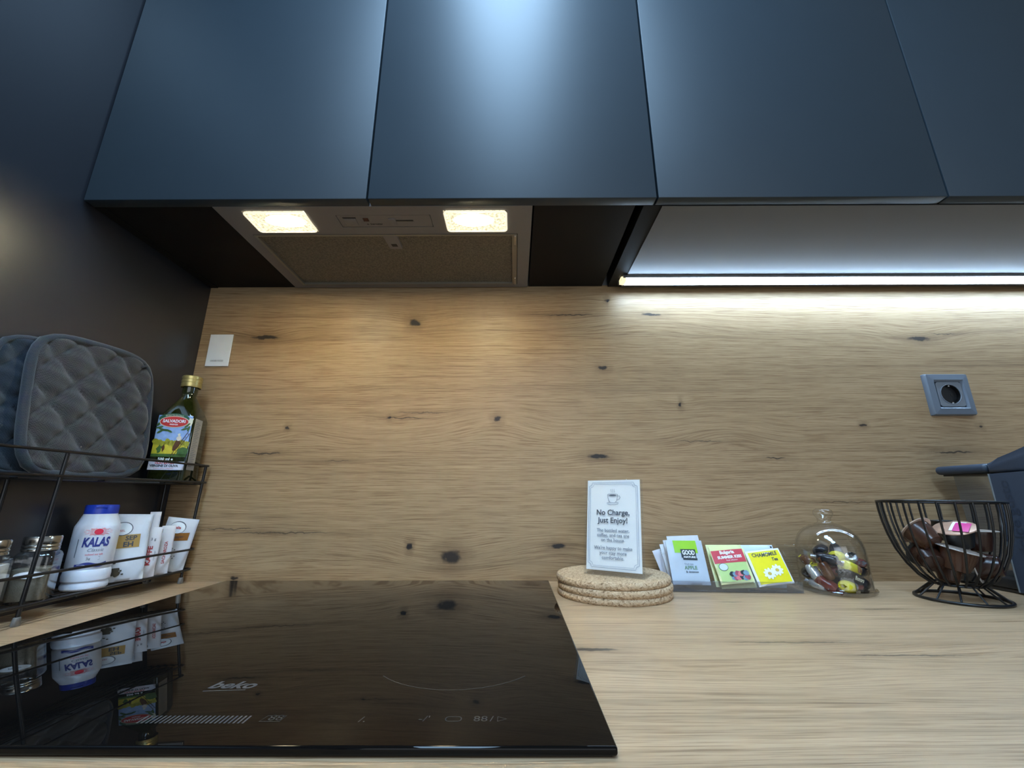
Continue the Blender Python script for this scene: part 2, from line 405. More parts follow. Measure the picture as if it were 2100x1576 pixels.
bu_ = struct('base_units', (XL + 0.0005, -0.565, -0.80), (2.2, -0.001, -0.0385), M_carc)
for k in range(4):
    x_ = XL + 0.003 + k * 0.576
    box('door', (x_, -0.584, -0.795), (x_ + 0.573, -0.566, -0.042), M_door, bu_, bev=0.0014)
box('plinth', (XL + 0.001, -0.52, -0.8999), (2.2, -0.50, -0.801), M_carc, bu_)

# ------------------------------------------------------------------ upper cabinets
CT = 1.50
edges = [XL + 0.001, 0.3406, 0.7933, 1.2432, 2.1460]
labels = ['leftmost dark blue-grey wall cabinet, door against the side wall', 'dark blue-grey wall cabinet over the hood, with the bright sheen on its door',
          'dark blue-grey wall cabinet between the bright-sheen one and the darkest one', 'darkest wall cabinet, cut off by the right edge of the picture']
for i in range(4):
    x0, x1 = edges[i], edges[i + 1]
    t = thing('wall_cabinet', labels[i], 'cabinet', ((x0 + x1) / 2, 0, 0.6), 0, 'wall cabinets in a row')
    hw = (x1 - x0) / 2
    if i < 3: box('door', (-hw + 0.0013, -0.288, -0.0005), (hw - 0.0013, -0.2695, CT - 0.6), M_door, t, bev=0.0014, seg=2)
    else:
        box('door', (-hw + 0.0013, -0.288, -0.0005), (-0.0013, -0.2695, CT - 0.6), M_door, t, bev=0.0014, seg=2)
        box('door', (0.0013, -0.288, -0.0005), (hw - 0.0013, -0.2695, CT - 0.6), M_door, t, bev=0.0014, seg=2)
    # carcass panels
    if i < 2:
        # body made of two sides, back and top; base split around the hood
        bm = bmesh.new()
        bm_box(bm, (-hw, -0.268, 0.0 if i == 0 else 0.17), (-hw + 0.016, -0.001, CT - 0.6))
        bm_box(bm, (hw - 0.016, -0.268, 0.0 if i == 1 else 0.17), (hw, -0.001, CT - 0.6))
        bm_box(bm, (-hw + 0.016, -0.268, CT - 0.62), (hw - 0.016, -0.001, CT - 0.6))
        bm_box(bm, (-hw + 0.016, -0.012, 0.17), (hw - 0.016, -0.001, CT - 0.62))
        finish(bm, 'body', M_carc, t)
        if i == 0: box('base_panel', (-hw + 0.016, -0.268, 0.0015), (0.087 - 0.004 - (x0 + x1) / 2, -0.001, 0.0175), M_carc, t)
        else: box('base_panel', (0.5995 + 0.003 - (x0 + x1) / 2, -0.268, 0.0015), (hw - 0.029, -0.001, 0.0175), M_carc, t)
    else:
        bm = bmesh.new()
        bm_box(bm, (-hw, -0.268, 0.0), (-hw + 0.0137, -0.001, CT - 0.6))
        bm_box(bm, (hw - 0.0137, -0.268, 0.0), (hw, -0.001, CT - 0.6))
        bm_box(bm, (-hw, -0.268, CT - 0.62), (hw, -0.001, CT - 0.6))
        bm_box(bm, (-hw, -0.012, 0.02), (hw, -0.001, CT - 0.62))
        finish(bm, 'body', M_carc, t)

up_ = box('underside_panel', (0.8067, -0.2685, 0.5985), (2.1460, -0.0008, 0.5997), M_under)
tag(up_, 'grey board closing the undersides of the two right cabinets', 'panel')

# ------------------------------------------------------------------ LED strip
led = thing('light_strip', 'long glowing white light strip under the right cabinets', 'light', (0, 0, 0.6))
bm = bmesh.new()
bm_box(bm, (0.7985, -0.0530, -0.007), (2.142, -0.0510, -0.0002)); bm_box(bm, (0.7985, -0.0320, -0.0128), (2.142, -0.0300, -0.0002)); bm_box(bm, (0.7985, -0.051, -0.0015), (2.142, -0.032, -0.0002))
finish(bm, 'profile', M_alu, led)
mt, nt, b = newmat('glowing_diffuser')
em = N(nt, 'ShaderNodeEmission'); em.inputs[0].default_value = (0.50, 0.73, 1.0, 1); em.inputs[1].default_value = LED_STRENGTH
nt.links.new(em.outputs[0], nt.nodes['Material Output'].inputs[0]); M_led = mt
box('diffuser', (0.8050, -0.0505, -0.0125), (2.141, -0.0325, -0.0030), M_led, led, bev=0.003)
mt, nt, b = newmat('warm_end_of_diffuser')
em = N(nt, 'ShaderNodeEmission'); em.inputs[0].default_value = (1.0, 0.86, 0.52, 1); em.inputs[1].default_value = 1.3
nt.links.new(em.outputs[0], nt.nodes['Material Output'].inputs[0])
box('diffuser_end', (0.7945, -0.0505, -0.0125), (0.8050, -0.0325, -0.0030), mt, led)
box('end_cap', (0.7920, -0.0530, -0.0130), (0.7945, -0.0300, -0.0002), M_acrylic, led, bev=0.0005)

# ------------------------------------------------------------------ hood
hood = thing('cooker_hood', 'built-in grey metal cooker hood with two lit lamps', 'hood', (0.3433, -0.1373, 0.6))
HX0, HX1, HY0, HY1 = 0.087 - 0.3433, 0.5995 - 0.3433, -0.2706 + 0.1373, -0.0039 + 0.1373
bm = bmesh.new(); z0, z1 = -0.0012, 0.010
def frame_boxes(bm, X0, X1, Y0, Y1, holes, z0, z1):
    xs = sorted({X0, X1} | {h[0] for h in holes} | {h[1] for h in holes}); ys = sorted({Y0, Y1} | {h[2] for h in holes} | {h[3] for h in holes})
    def solid(i, j):
        cx = (xs[i] + xs[i + 1]) / 2; cy = (ys[j] + ys[j + 1]) / 2
        return not any(h[0] < cx < h[1] and h[2] < cy < h[3] for h in holes)
    nx, ny = len(xs) - 1, len(ys) - 1
    for i in range(nx):
        for j in range(ny):
            if not solid(i, j): continue
            a, b_, c, d = xs[i], xs[i + 1], ys[j], ys[j + 1]
            bm.faces.new([bm.verts.new(p) for p in ((a, c, z0), (a, d, z0), (b_, d, z0), (b_, c, z0))])
            bm.faces.new([bm.verts.new(p) for p in ((a, c, z1), (b_, c, z1), (b_, d, z1), (a, d, z1))])
            for (di, dj, p, q) in ((-1, 0, (a, c), (a, d)), (1, 0, (b_, c), (b_, d)), (0, -1, (a, c), (b_, c)), (0, 1, (a, d), (b_, d))):
                ii, jj = i + di, j + dj
                if 0 <= ii < nx and 0 <= jj < ny and solid(ii, jj): continue
                bm.faces.new([bm.verts.new((*p, z0)), bm.verts.new((*q, z0)), bm.verts.new((*q, z1)), bm.verts.new((*p, z1))])
    bmesh.ops.remove_doubles(bm, verts=bm.verts, dist=1e-6)
LX = [(0.1275 - 0.3433, 0.2292 - 0.3433), (0.4545 - 0.3433, 0.5585 - 0.3433)]; LY = (-0.2606 + 0.1373, -0.2065 + 0.1373)
FX0, FX1, FY0, FY1 = 0.1085 - 0.3433, 0.5765 - 0.3433, -0.198 + 0.1373, -0.0165 + 0.1373
PX0, PX1, PY0, PY1 = 0.2757 - 0.3433, 0.432 - 0.3433, -0.2495 + 0.1373, -0.2175 + 0.1373
frame_boxes(bm, HX0, HX1, HY0, HY1, [(LX[0][0], LX[0][1], *LY), (LX[1][0], LX[1][1], *LY), (FX0, FX1, FY0, FY1), (PX0, PX1, PY0, PY1)], z0, z1)
finish(bm, 'faceplate', M_hood, hood, angle=20)
box('housing', (HX0 + 0.004, HY0 + 0.004, 0.012), (HX1 - 0.004, HY1 - 0.004, 0.16), M_hooddark, hood)
# lamp lens material: bulb glow behind a patterned cover
def lens_mat(cx, cy):
    mt, nt, b = newmat('lit_lamp_cover'); L = nt.links.new
    tc = N(nt, 'ShaderNodeTexCoord')
    mp = N(nt, 'ShaderNodeMapping'); mp.inputs['Scale'].default_value = (1 / 0.034, 1 / 0.017, 0); mp.inputs['Location'].default_value = (-cx / 0.034, -cy / 0.017, 0); L(tc.outputs['Object'], mp.inputs[0])
    ln = N(nt, 'ShaderNodeVectorMath', operation='LENGTH'); L(mp.outputs[0], ln.inputs[0])
    r1 = N(nt, 'ShaderNodeMapRange'); r1.interpolation_type = 'SMOOTHERSTEP'; L(ln.outputs['Value'], r1.inputs[0]); r1.inputs[1].default_value = 0.2; r1.inputs[2].default_value = 1.05; r1.inputs[3].default_value = 1.0; r1.inputs[4].default_value = 0.0
    vo = N(nt, 'ShaderNodeTexNoise'); vo.inputs['Scale'].default_value = 260; L(tc.outputs['Object'], vo.inputs['Vector'])
    m1 = N(nt, 'ShaderNodeMath', operation='MULTIPLY_ADD'); L(r1.outputs[0], m1.inputs[0]); m1.inputs[1].default_value = LAMP_HOT; 
    m2 = N(nt, 'ShaderNodeMapRange'); L(vo.outputs['Fac'], m2.inputs[0]); m2.inputs[1].default_value = 0.35; m2.inputs[2].default_value = 0.65; m2.inputs[3].default_value = 0.75; m2.inputs[4].default_value = 1.7
    L(m2.outputs[0], m1.inputs[2])
    em = N(nt, 'ShaderNodeEmission'); em.inputs[0].default_value = (1.0, 0.89, 0.57, 1); L(m1.outputs[0], em.inputs[1]); L(em.outputs[0], nt.nodes['Material Output'].inputs[0])
    return mt
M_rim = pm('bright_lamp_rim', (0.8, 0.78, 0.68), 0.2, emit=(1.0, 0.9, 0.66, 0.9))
for k, (a, b_) in enumerate(LX):
    cx = (a + b_) / 2; cy = (LY[0] + LY[1]) / 2
    lp = prism('lamp_cover', rrect(a + 0.003, LY[0] + 0.003, b_ - 0.003, LY[1] - 0.003, 0.004), -0.0030, 0.002, lens_mat(cx + (0.010 if k == 0 else -0.004), cy - 0.004), hood)
    bm = bmesh.new(); bm_tube(bm, [(x, y, -0.0028) for x, y in rrect(a + 0.0015, LY[0] + 0.0015, b_ - 0.0015, LY[1] - 0.0015, 0.005)], 0.0016, 8, True)
    finish(bm, 'lamp_rim', M_rim, lp)
    for s in (a + 0.009, b_ - 0.009):
        box('lens_rib', (s - 0.0008, LY[0] + 0.007, -0.0042), (s + 0.0008, LY[1] - 0.007, -0.0030), M_rim, lp, bev=0.0003)
mt, nt, b = newmat('grease_filter_fleece'); L = nt.links.new
tc = N(nt, 'ShaderNodeTexCoord'); n1 = N(nt, 'ShaderNodeTexNoise'); n1.inputs['Scale'].default_value = 330; n1.inputs['Detail'].default_value = 5; L(tc.outputs['Object'], n1.inputs['Vector'])
n2 = N(nt, 'ShaderNodeTexNoise'); n2.inputs['Scale'].default_value = 14; L(tc.outputs['Object'], n2.inputs['Vector'])
cr = N(nt, 'ShaderNodeValToRGB'); L(n1.outputs['Fac'], cr.inputs[0]); cr.color_ramp.elements[0].position = 0.3; cr.color_ramp.elements[0].color = (0.11, 0.098, 0.075, 1); cr.color_ramp.elements[1].position = 0.7; cr.color_ramp.elements[1].color = (0.26, 0.235, 0.185, 1)
L(cr.outputs[0], b.inputs['Base Color']); b.inputs['Roughness'].default_value = 0.5; b.inputs['Metallic'].default_value = 0.3
bp = N(nt, 'ShaderNodeBump'); bp.inputs['Strength'].default_value = 0.6; bp.inputs['Distance'].default_value = 0.0008; L(n1.outputs['Fac'], bp.inputs['Height']); L(bp.outputs[0], b.inputs['Normal'])
M_filter = mt
M_fframe = pm('filter_frame_metal', (0.36, 0.33, 0.27), 0.32, metal=0.6)
flt = box('grease_filter', (FX0 + 0.006, FY0 + 0.005, 0.0022), (FX1 - 0.010, FY1 - 0.004, 0.006), M_filter, hood)
bm = bmesh.new()
frame_boxes(bm, FX0 + 0.001, FX1 - 0.001, FY0 + 0.001, FY1 - 0.001, [(FX0 + 0.006, FX1 - 0.010, FY0 + 0.005, FY1 - 0.004)], -0.0022, 0.004)
finish(bm, 'filter_frame', M_fframe, flt, angle=20)
lx = 0.349 - 0.3433
lat = prism('latch', [(lx - 0.012, FY0 + 0.004), (lx + 0.013, FY0 + 0.004), (lx + 0.013, FY0 + 0.044), (lx - 0.009, FY0 + 0.044)], -0.0026, 0.0022, M_hood, flt)
prism('latch_slot', [(lx - 0.004, FY0 + 0.028), (lx + 0.006, FY0 + 0.028), (lx + 0.007, FY0 + 0.036), (lx - 0.003, FY0 + 0.036)], -0.0029, -0.0024, M_hooddark, flt)
for y0_ in (FY0 + 0.004, FY1 - 0.03):
    box('spring_clip', (FX1 - 0.006, y0_, -0.0034), (FX1 - 0.003, y0_ + 0.028, -0.0020), M_chrome, flt, bev=0.0005)
# control panel
pn = prism('control_panel', rrect(PX0 + 0.0009, PY0 + 0.0009, PX1 - 0.0009, PY1 - 0.0009, 0.002), -0.0008, 0.006, M_hood, hood)
box('slide_switch', (PX0 + 0.010, PY0 + 0.009, -0.0022), (PX0 + 0.030, PY1 - 0.006, -0.0008), M_hood, pn, bev=0.0005)
box('switch_slot', (PX0 + 0.009, PY0 + 0.006, -0.0012), (PX0 + 0.031, PY0 + 0.0085, -0.0008), M_hooddark, pn)
box('indicator', (PX0 + 0.042, PY0 + 0.008, -0.0015), (PX0 + 0.051, PY0 + 0.016, -0.0008), pm('dark_red_lens', (0.05, 0.004, 0.004), 0.2), pn)
box('speed_slider', (PX0 + 0.084, PY0 + 0.009, -0.0022), (PX0 + 0.096, PY1 - 0.006, -0.0008), M_hood, pn, bev=0.0005)
box('slider_slot', (PX0 + 0.084, PY0 + 0.0135, -0.0012), (PX0 + 0.125, PY0 + 0.0165, -0.0008), M_hooddark, pn)
Wd = lambda u, v, off: Vector((u, -v, -0.0008 - off))
lettering('e. kernstar', 0.0062, Wd, (PX0 + 0.058, -(PY0 + 0.0235)), M_hooddark, pn, 0.0002, bold=0.0002)

# ------------------------------------------------------------------ cooktop
mt, nt, b = newmat('black_ceramic_glass')
b.inputs['Base Color'].default_value = (0.0035, 0.003, 0.0028, 1); b.inputs['Roughness'].default_value = 0.02; b.inputs['Specular IOR Level'].default_value = 0.17
no = N(nt, 'ShaderNodeTexNoise'); no.inputs['Scale'].default_value = 5; rg = N(nt, 'ShaderNodeMapRange'); nt.links.new(no.outputs[0], rg.inputs[0]); rg.inputs[3].default_value = 0.004; rg.inputs[4].default_value = 0.014; nt.links.new(rg.outputs[0], b.inputs['Roughness'])
M_hob = mt
hob = thing('induction_cooktop', 'black glass induction cooktop set in the oak-look worktop', 'cooktop', (0.34095, -0.284, 0))
hx = (0.6306 - 0.0513) / 2; hy = 0.259
bm = bmesh.new(); bm_box(bm, (-hx, -hy, 0.0012), (hx, hy, 0.0062), 0.0016, 4)
finish(bm, 'glass_plate', M_hob, hob)
box('rubber_seal', (-hx + 0.003, -hy + 0.003, 0.0), (hx - 0.003, hy - 0.003, 0.0013), M_black, hob)
M_print = pm('grey_screen_print', (0.060, 0.060, 0.063), 0.35)
M_print2 = pm('faint_screen_print', (0.022, 0.022, 0.023), 0.35)
Wt = lambda u, v, off: Vector((u - 0.34095, v + 0.284, 0.0062 + off))
lettering('beko', 0.0175, Wt, (0.3455, -0.4585), M_print, hob, 0.0001, bold=0.0005, shear=0.25, width=0.036)
stroke('logo_underline', Wt, [(0.3285, -0.4690), (0.3600, -0.4665)], 0.0011, M_print, hob, 0.0001)
bm = bmesh.new()
for i in range(24):
    x = 0.318 + i * 0.00305
    bm.faces.new([bm.verts.new(Wt(*p, 0.0001)) for p in ((x, -0.5165), (x + 0.0013, -0.5165), (x + 0.0013, -0.5065), (x, -0.5065))])
tag(finish(bm, 'slider_marks', M_print, hob, smooth=False), kind='stuff')
arc = [(0.5185 + 0.0797 * math.cos(R(a)), -0.387 + 0.0797 * math.sin(R(a))) for a in range(222, 319, 6)]
stroke('zone_mark', Wt, arc, 0.0008, M_print2, hob, 0.0001)
for c, s in (((0.4075, -0.5095), '88'), ((0.467, -0.5115), '/.'), ((0.508, -0.5105), "-/'"), ((0.546, -0.5105), '88'), ((0.5535, -0.5105), '/')):
    lettering(s, 0.010, Wt, c, M_print2, hob, 0.0001)
stroke('key_symbol', Wt, rrect(0.5225, -0.5135, 0.5330, -0.5075, 0.0025), 0.0007, M_print2, hob, 0.0001, closed=True)
stroke('key_symbol', Wt, [(0.5575, -0.5135), (0.5575, -0.5075), (0.5635, -0.5105)], 0.0007, M_print2, hob, 0.0001, closed=True)
stroke('key_symbol', Wt, [(0.3985, -0.5140), (0.4005, -0.5065), (0.4130, -0.5065), (0.4120, -0.5140)], 0.0007, M_print2, hob, 0.0001, closed=True)

# ------------------------------------------------------------------ power socket
M_sock = pm('silver_grey_plastic', (0.155, 0.185, 0.23), 0.38, metal=0.25, var=0.04)
M_sock2 = pm('lighter_silver_plastic', (0.24, 0.27, 0.31), 0.3, metal=0.3, var=0.04)
sk = thing('power_socket', 'silver-grey wall socket with round black recess', 'socket', (1.458, 0.0, 0.3515))
bm = bmesh.new()
def ringloft(bm, loops):
    vs = [[bm.verts.new(p) for p in lp] for lp in loops]
    for A, B in zip(vs, vs[1:]):
        n = len(A)
        for i in range(n): bm.faces.new((A[i], A[(i + 1) % n], B[(i + 1) % n], B[i]))
def sq(h, y, r, n=4, hz=None):
    return [(x, y, z) for x, z in rrect(-h, -(hz or h), h, (hz or h), r, n)]
ringloft(bm, [sq(0.0432, 0.0, 0.002), sq(0.0432, -0.006, 0.002), sq(0.0415, -0.010, 0.002), sq(0.0300, -0.0115, 0.001), sq(0.0262, -0.0075, 0.0008), sq(0.0262, -0.002, 0.0008)])
finish(bm, 'frame', M_sock, sk, angle=25)
bm = bmesh.new()
nseg = 40; circ_ = lambda r, y: [(r * math.cos(2 * math.pi * (i + 0.5) / nseg), y, r * math.sin(2 * math.pi * (i + 0.5) / nseg)) for i in range(nseg)]
def sqn(h, y):
    out = []
    for i in range(nseg):
        a = 2 * math.pi * (i + 0.5) / nseg; c, s = math.cos(a), math.sin(a); k = h / max(abs(c), abs(s)); out.append((c * k, y, s * k))
    return out
ringloft(bm, [sqn(0.0256, -0.002), sqn(0.0256, -0.0088), circ_(0.0212, -0.0088), circ_(0.0208, -0.0100), circ_(0.0198, -0.0100), circ_(0.0195, -0.0088)])
finish(bm, 'insert', M_sock2, sk, angle=25)
bm = bmesh.new(); ringloft(bm, [circ_(0.0195, -0.0088), circ_(0.0190, -0.0015)])
bm.faces.new([bm.verts.new(p) for p in circ_(0.0190, -0.0015)])
cup = finish(bm, 'recess', M_black, sk, angle=25)
for s in (-1, 1):
    lathe('pin_hole', [(0, 0), (0.0026, 0), (0.0026, 0.0004), (0, 0.0004)], M_hooddark, cup, 12, Matrix.Translation((s * 0.0095, -0.0016, 0)) @ ROTX)
for s in (-1, 1):
    box('earth_clip', (-0.0016, -0.0095, s * 0.0176 - 0.0018), (0.0016, -0.0016, s * 0.0176 + 0.0012), M_chrome, cup, bev=0.0003)

# ------------------------------------------------------------------ card on the backsplash (its code is left out)
card = thing('info_card', 'small white card in clear holder fixed to the backsplash, top left', 'card', (-0.0575, 0.0, 0.4520))
box('holder', (-0.0262, -0.0042, -0.0385), (0.0262, -0.0002, 0.0385), M_acrylic, card, bev=0.0008)
box('paper', (-0.0242, -0.0030, -0.0345), (0.0242, -0.0012, 0.0365), M_white, card)
lettering('ORDER FOOD', 0.0052, W_front(-0.0044), (0, -0.0235), M_ink, card, 0.0002, width=0.027)

# =================================================================== SPICE RACK
rack = thing('spice_rack', 'black two-tier wire rack standing on the worktop by the dark side wall', 'rack', (0, 0, 0))
RX0, RX1, RY0, RY1 = -0.102, -0.025, -0.520, -0.009
for z in (0.2095, 0.178, 0.058, 0.0235):
    pts = [(x, y, z) for x, y in rrect(RX0, RY0, RX1, RY1, 0.010, 4)]
    tube('rail', pts, 0.0019, M_wire, rack, 8, True)
for y in (-0.018, -0.278, -0.50):
    xt = -0.0285
    tube('leg', [(-0.0362, y, 0.006), (xt, y, 0.2105)], 0.0024, M_wire, rack)
    tube('leg', [(-0.099, y, 0.006), (-0.099, y, 0.2105)], 0.0024, M_wire, rack)
M_foot = pm('milky_rubber', (0.20, 0.185, 0.165), 0.3)
for y in (-0.018, -0.278, -0.50):
    for x in (-0.0362, -0.099):
        lathe('foot', [(0, 0), (0.0042, 0), (0.0046, 0.002), (0.0036, 0.0095), (0.0026, 0.010), (0, 0.010)], M_foot, rack, 14, Matrix.Translation((x, y, 0)))
for z in (0.1745, 0.0200):
    for x in (-0.088, -0.075, -0.062, -0.049, -0.036):
        tube('shelf_wire', [(x, RY0 + 0.001, z), (x, RY1 - 0.001, z)], 0.0013, M_wire, rack, 6)
    for y in (-0.11, -0.22, -0.33, -0.44):
        tube('cross_wire', [(RX0, y, z), (RX1, y, z)], 0.0013, M_wire, rack, 6)
ZU = 0.1762; ZLW = 0.0216     # what stands on the shelf wires

# ------------------------------------------------------------------ quilted pot holders
def cloth_mat(name, col, col2):
    mt, nt, b = newmat(name); L = nt.links.new
    tc = N(nt, 'ShaderNodeTexCoord')
    vo = N(nt, 'ShaderNodeTexChecker'); vo.inputs['Scale'].default_value = 620; vo.inputs[1].default_value = col + (1,); vo.inputs[2].default_value = col2 + (1,)
    no = N(nt, 'ShaderNodeTexNoise'); no.inputs['Scale'].default_value = 90
    ad = N(nt, 'ShaderNodeMix', data_type='RGBA', blend_type='MULTIPLY'); ad.inputs[0].default_value = 0.45
    L(tc.outputs['Object'], vo.inputs[0]); L(tc.outputs['Object'], no.inputs['Vector']); L(vo.outputs[0], ad.inputs[6]); L(no.outputs['Color'], ad.inputs[7]); L(ad.outputs[2], b.inputs['Base Color'])
    b.inputs['Roughness'].default_value = 0.9; b.inputs['Sheen Weight'].default_value = 0.25; b.inputs['Specular IOR Level'].default_value = 0.2
    bp = N(nt, 'ShaderNodeBump'); bp.inputs['Strength'].default_value = 0.5; bp.inputs['Distance'].default_value = 0.0007; L(vo.outputs['Fac'], bp.inputs['Height']); L(bp.outputs[0], b.inputs['Normal'])
    return mt
M_quilt = cloth_mat('grey_waffle_cotton', (0.056, 0.052, 0.053), (0.028, 0.026, 0.027))
M_bind = cloth_mat('blue_grey_binding', (0.036, 0.041, 0.050), (0.027, 0.032, 0.041))
M_quilt2 = cloth_mat('navy_cotton', (0.012, 0.022, 0.036), (0.008, 0.016, 0.027))
def pot_holder(label, origin, ey, ez, w, h, mats, seed, thick=0.012):
    """front face towards +x; ey: direction of width (towards the back wall), ez: up direction"""
    t = thing('pot_holder', label, 'pot holder', origin, 0, 'quilted pot holders')
    ey = Vector(ey).normalized(); ez = Vector(ez).normalized(); ex = ey.cross(ez).normalized()
    if ex.x < 0: ex = -ex
    n = 56; rnd = random.Random(seed)
    def sup(a, b_):   # square to rounded square
        k = 0.24
        return a * math.sqrt(max(0, 1 - k * b_ * b_ * abs(b_) ** 3.0)), b_ * math.sqrt(max(0, 1 - k * a * a * abs(a) ** 3.0))
    def P(a, b_, side):
        x, y = sup(a, b_)
        q = 3.1
        p1 = abs(math.sin(math.pi * q * (x * 1.06 + y * 0.94) / 2 + 0.5)); p2 = abs(math.sin(math.pi * q * (x - y) / 2 + 0.35))
        edge = min(1.0, (1 - max(abs(a), abs(b_))) / 0.08)
        hgt = thick * 0.5 * (0.05 + 1.1 * (p1 ** 0.5) * (p2 ** 0.5)) * (0.35 + 0.65 * math.sqrt(max(edge, 0)))
        hgt += 0.0006 * math.sin(34 * y + 9 * x + seed) * edge
        warp = 0.004 * math.sin(2.2 * x + 1.0) * (y + 0.3)
        return ey * (x * w / 2) + ez * (h / 2 + y * h / 2) + ex * (warp + side * hgt)
    bm = bmesh.new(); G = {}
    for side in (1, -1):
        for i in range(n + 1):
            for j in range(n + 1):
                G[side, i, j] = bm.verts.new(P(-1 + 2 * i / n, -1 + 2 * j / n, side))
        for i in range(n):
            for j in range(n): bm.faces.new((G[side, i, j], G[side, i + 1, j], G[side, i + 1, j + 1], G[side, i, j + 1]))
    finish(bm, 'quilted_pad', mats[0], t, angle=180)
    rim = []
    m_ = 14
    for i in range(m_): rim.append(P(-1 + 2 * i / m_, -1, 0))
    for i in range(m_): rim.append(P(1, -1 + 2 * i / m_, 0))
    for i in range(m_): rim.append(P(1 - 2 * i / m_, 1, 0))
    for i in range(m_): rim.append(P(-1, 1 - 2 * i / m_, 0))
    tube('binding', rim, thick * 0.42, mats[1], t, 10, True)
    if seed == 1:
        tr = P(0.93, 0.90, 0)
        tube('hanging_loop', [tr + ex * 0.004 + Vector((0, -0.016, 0.002)), tr + ex * 0.003 + Vector((0, -0.004, 0.008)), tr + ex * 0.002 + Vector((0, 0.005, 0.002)), tr + ex * 0.006 + Vector((0, 0.004, -0.010)), tr + ex * 0.006 + Vector((0, 0.001, -0.022))], 0.0022, mats[1], t, 8)
    return t
pot_holder('grey quilted pot holder with diamond stitching, leaning in the rack, fully in view', (-0.0560, -0.2190, ZU + 0.006), (0.02, 1.0, 0.035), (-0.15, 0.02, 1), 0.182, 0.200, (M_quilt, M_bind), 1, 0.014)
pot_holder('navy pot holder behind the grey one, cut off by the left edge', (-0.0800, -0.2480, ZU + 0.004), (0.0, 1.0, 0.01), (-0.10, 0.0, 1), 0.180, 0.186, (M_quilt2, M_bind), 2, 0.010)

# ------------------------------------------------------------------ olive oil bottle
mt, nt, b = newmat('dark_green_glass'); b.inputs['Base Color'].default_value = (0.010, 0.014, 0.003, 1); b.inputs['Roughness'].default_value = 0.06; b.inputs['Coat Weight'].default_value = 0.5
no = N(nt, 'ShaderNodeTexNoise'); no.inputs['Scale'].default_value = 25; cr = N(nt, 'ShaderNodeValToRGB'); nt.links.new(no.outputs[0], cr.inputs[0]); cr.color_ramp.elements[0].color = (0.006, 0.010, 0.002, 1); cr.color_ramp.elements[1].color = (0.022, 0.024, 0.004, 1); nt.links.new(cr.outputs[0], b.inputs['Base Color'])
M_bottle = mt
M_gold = pm('pale_gold_cap', (0.62, 0.50, 0.20), 0.30, metal=0.75)
oil = thing('oil_bottle', 'square dark green olive oil bottle with a gold cap', 'bottle', (-0.0620, -0.052, ZU), R(14))
def loft(name, secs, mat, parent, angle=40, M=None):
    """secs: list of (half size, corner radius, z)"""
    bm = bmesh.new(); prev = None; M = M or Matrix()
    for hs, r, z in secs:
        cur = [bm.verts.new(M @ Vector((x, y, z))) for x, y in rrect(-hs, -hs, hs, hs, min(r, hs * 0.999), 6)]
        if prev is None: bm.faces.new(cur[::-1])
        else:
            n = len(cur)
            for i in range(n): bm.faces.new((prev[i], prev[(i + 1) % n], cur[(i + 1) % n], cur[i]))
        prev = cur
    bm.faces.new(prev)
    return finish(bm, name, mat, parent, angle=angle)
B = 0.0298
loft('glass_body', [(B - 0.003, 0.007, 0.0), (B, 0.008, 0.003), (B, 0.008, 0.116), (B - 0.0008, 0.012, 0.123), (B - 0.004, 0.018, 0.135), (B - 0.0105, 0.020, 0.149), (B - 0.0180, 0.0160, 0.162), (0.0128, 0.0127, 0.173), (0.0125, 0.0124, 0.186), (0.0125, 0.0124, 0.190)], M_bottle, oil, 50)
cap = lathe('cap', [(0.0148, 0.183), (0.0152, 0.184), (0.0152, 0.1905), (0.0146, 0.1910), (0.0146, 0.1920), (0.0152, 0.1926), (0.0152, 0.1965), (0.0146, 0.1970), (0.0146, 0.1980), (0.0152, 0.1986), (0.0152, 0.2035), (0.0140, 0.205), (0, 0.205)], M_gold, oil, 40, Matrix.Translation((0, 0, -0.006)) @ Matrix.Diagonal((1.10, 1.10, 1.02, 1)))
Wf = lambda u, v, off: Vector((u * 1.03, -B - off, v * 0.95 + 0.018))
M_lsky = pm('label_sky_blue', (0.28, 0.42, 0.72), 0.45, var=0.35, scale=120)
M_lfield = pm('label_yellow_field', (0.62, 0.52, 0.04), 0.45, var=0.3, scale=220)
M_lgreen = pm('label_olive_green', (0.055, 0.13, 0.03), 0.45, var=0.5, scale=260)
M_lbush = pm('label_bush_green', (0.36, 0.34, 0.03), 0.45, var=0.5, scale=300)
M_lcream = pm('label_cream', (0.80, 0.76, 0.60), 0.45)
M_lgrn2 = pm('label_dark_green', (0.02, 0.10, 0.05), 0.45)
M_lbrown = pm('label_brown', (0.10, 0.035, 0.01), 0.45, var=0.3, scale=300)
M_lskin = pm('label_figure_white', (0.70, 0.62, 0.55), 0.45)
M_lgrey = pm('label_grey_strip', (0.42, 0.40, 0.37), 0.5, var=0.25, scale=500)
M_llil = pm('label_lilac_white', (0.72, 0.72, 0.82), 0.45)
lab = patch('front_label', Wf, -0.0265, 0.014, 0.0265, 0.108, M_lsky, oil, 0.0003, 6, 6)
patch('label_meadow', Wf, -0.0265, 0.029, 0.0265, 0.058, M_lfield, lab, 0.0005)
for i in range(9):
    blob('label_bush', Wf, (-0.024 + i * 0.006, 0.057 - 0.002 * (i % 3)), 0.0045, 0.006, M_lbush, lab, 0.0006, 12, 0, 0.2, 1, i)
patch('label_ground', Wf, -0.0265, 0.026, 0.0265, 0.034, M_lgreen, lab, 0.0007, 4, 2)
blob('label_hill', Wf, (0.020, 0.038), 0.009, 0.008, M_lgreen, lab, 0.0007, 14, 20, 0.15, 1, 5)
blob('label_figure', Wf, (-0.016, 0.043), 0.0035, 0.008, M_lgreen, lab, 0.0008, 12, 0, 0.3, 1, 8)
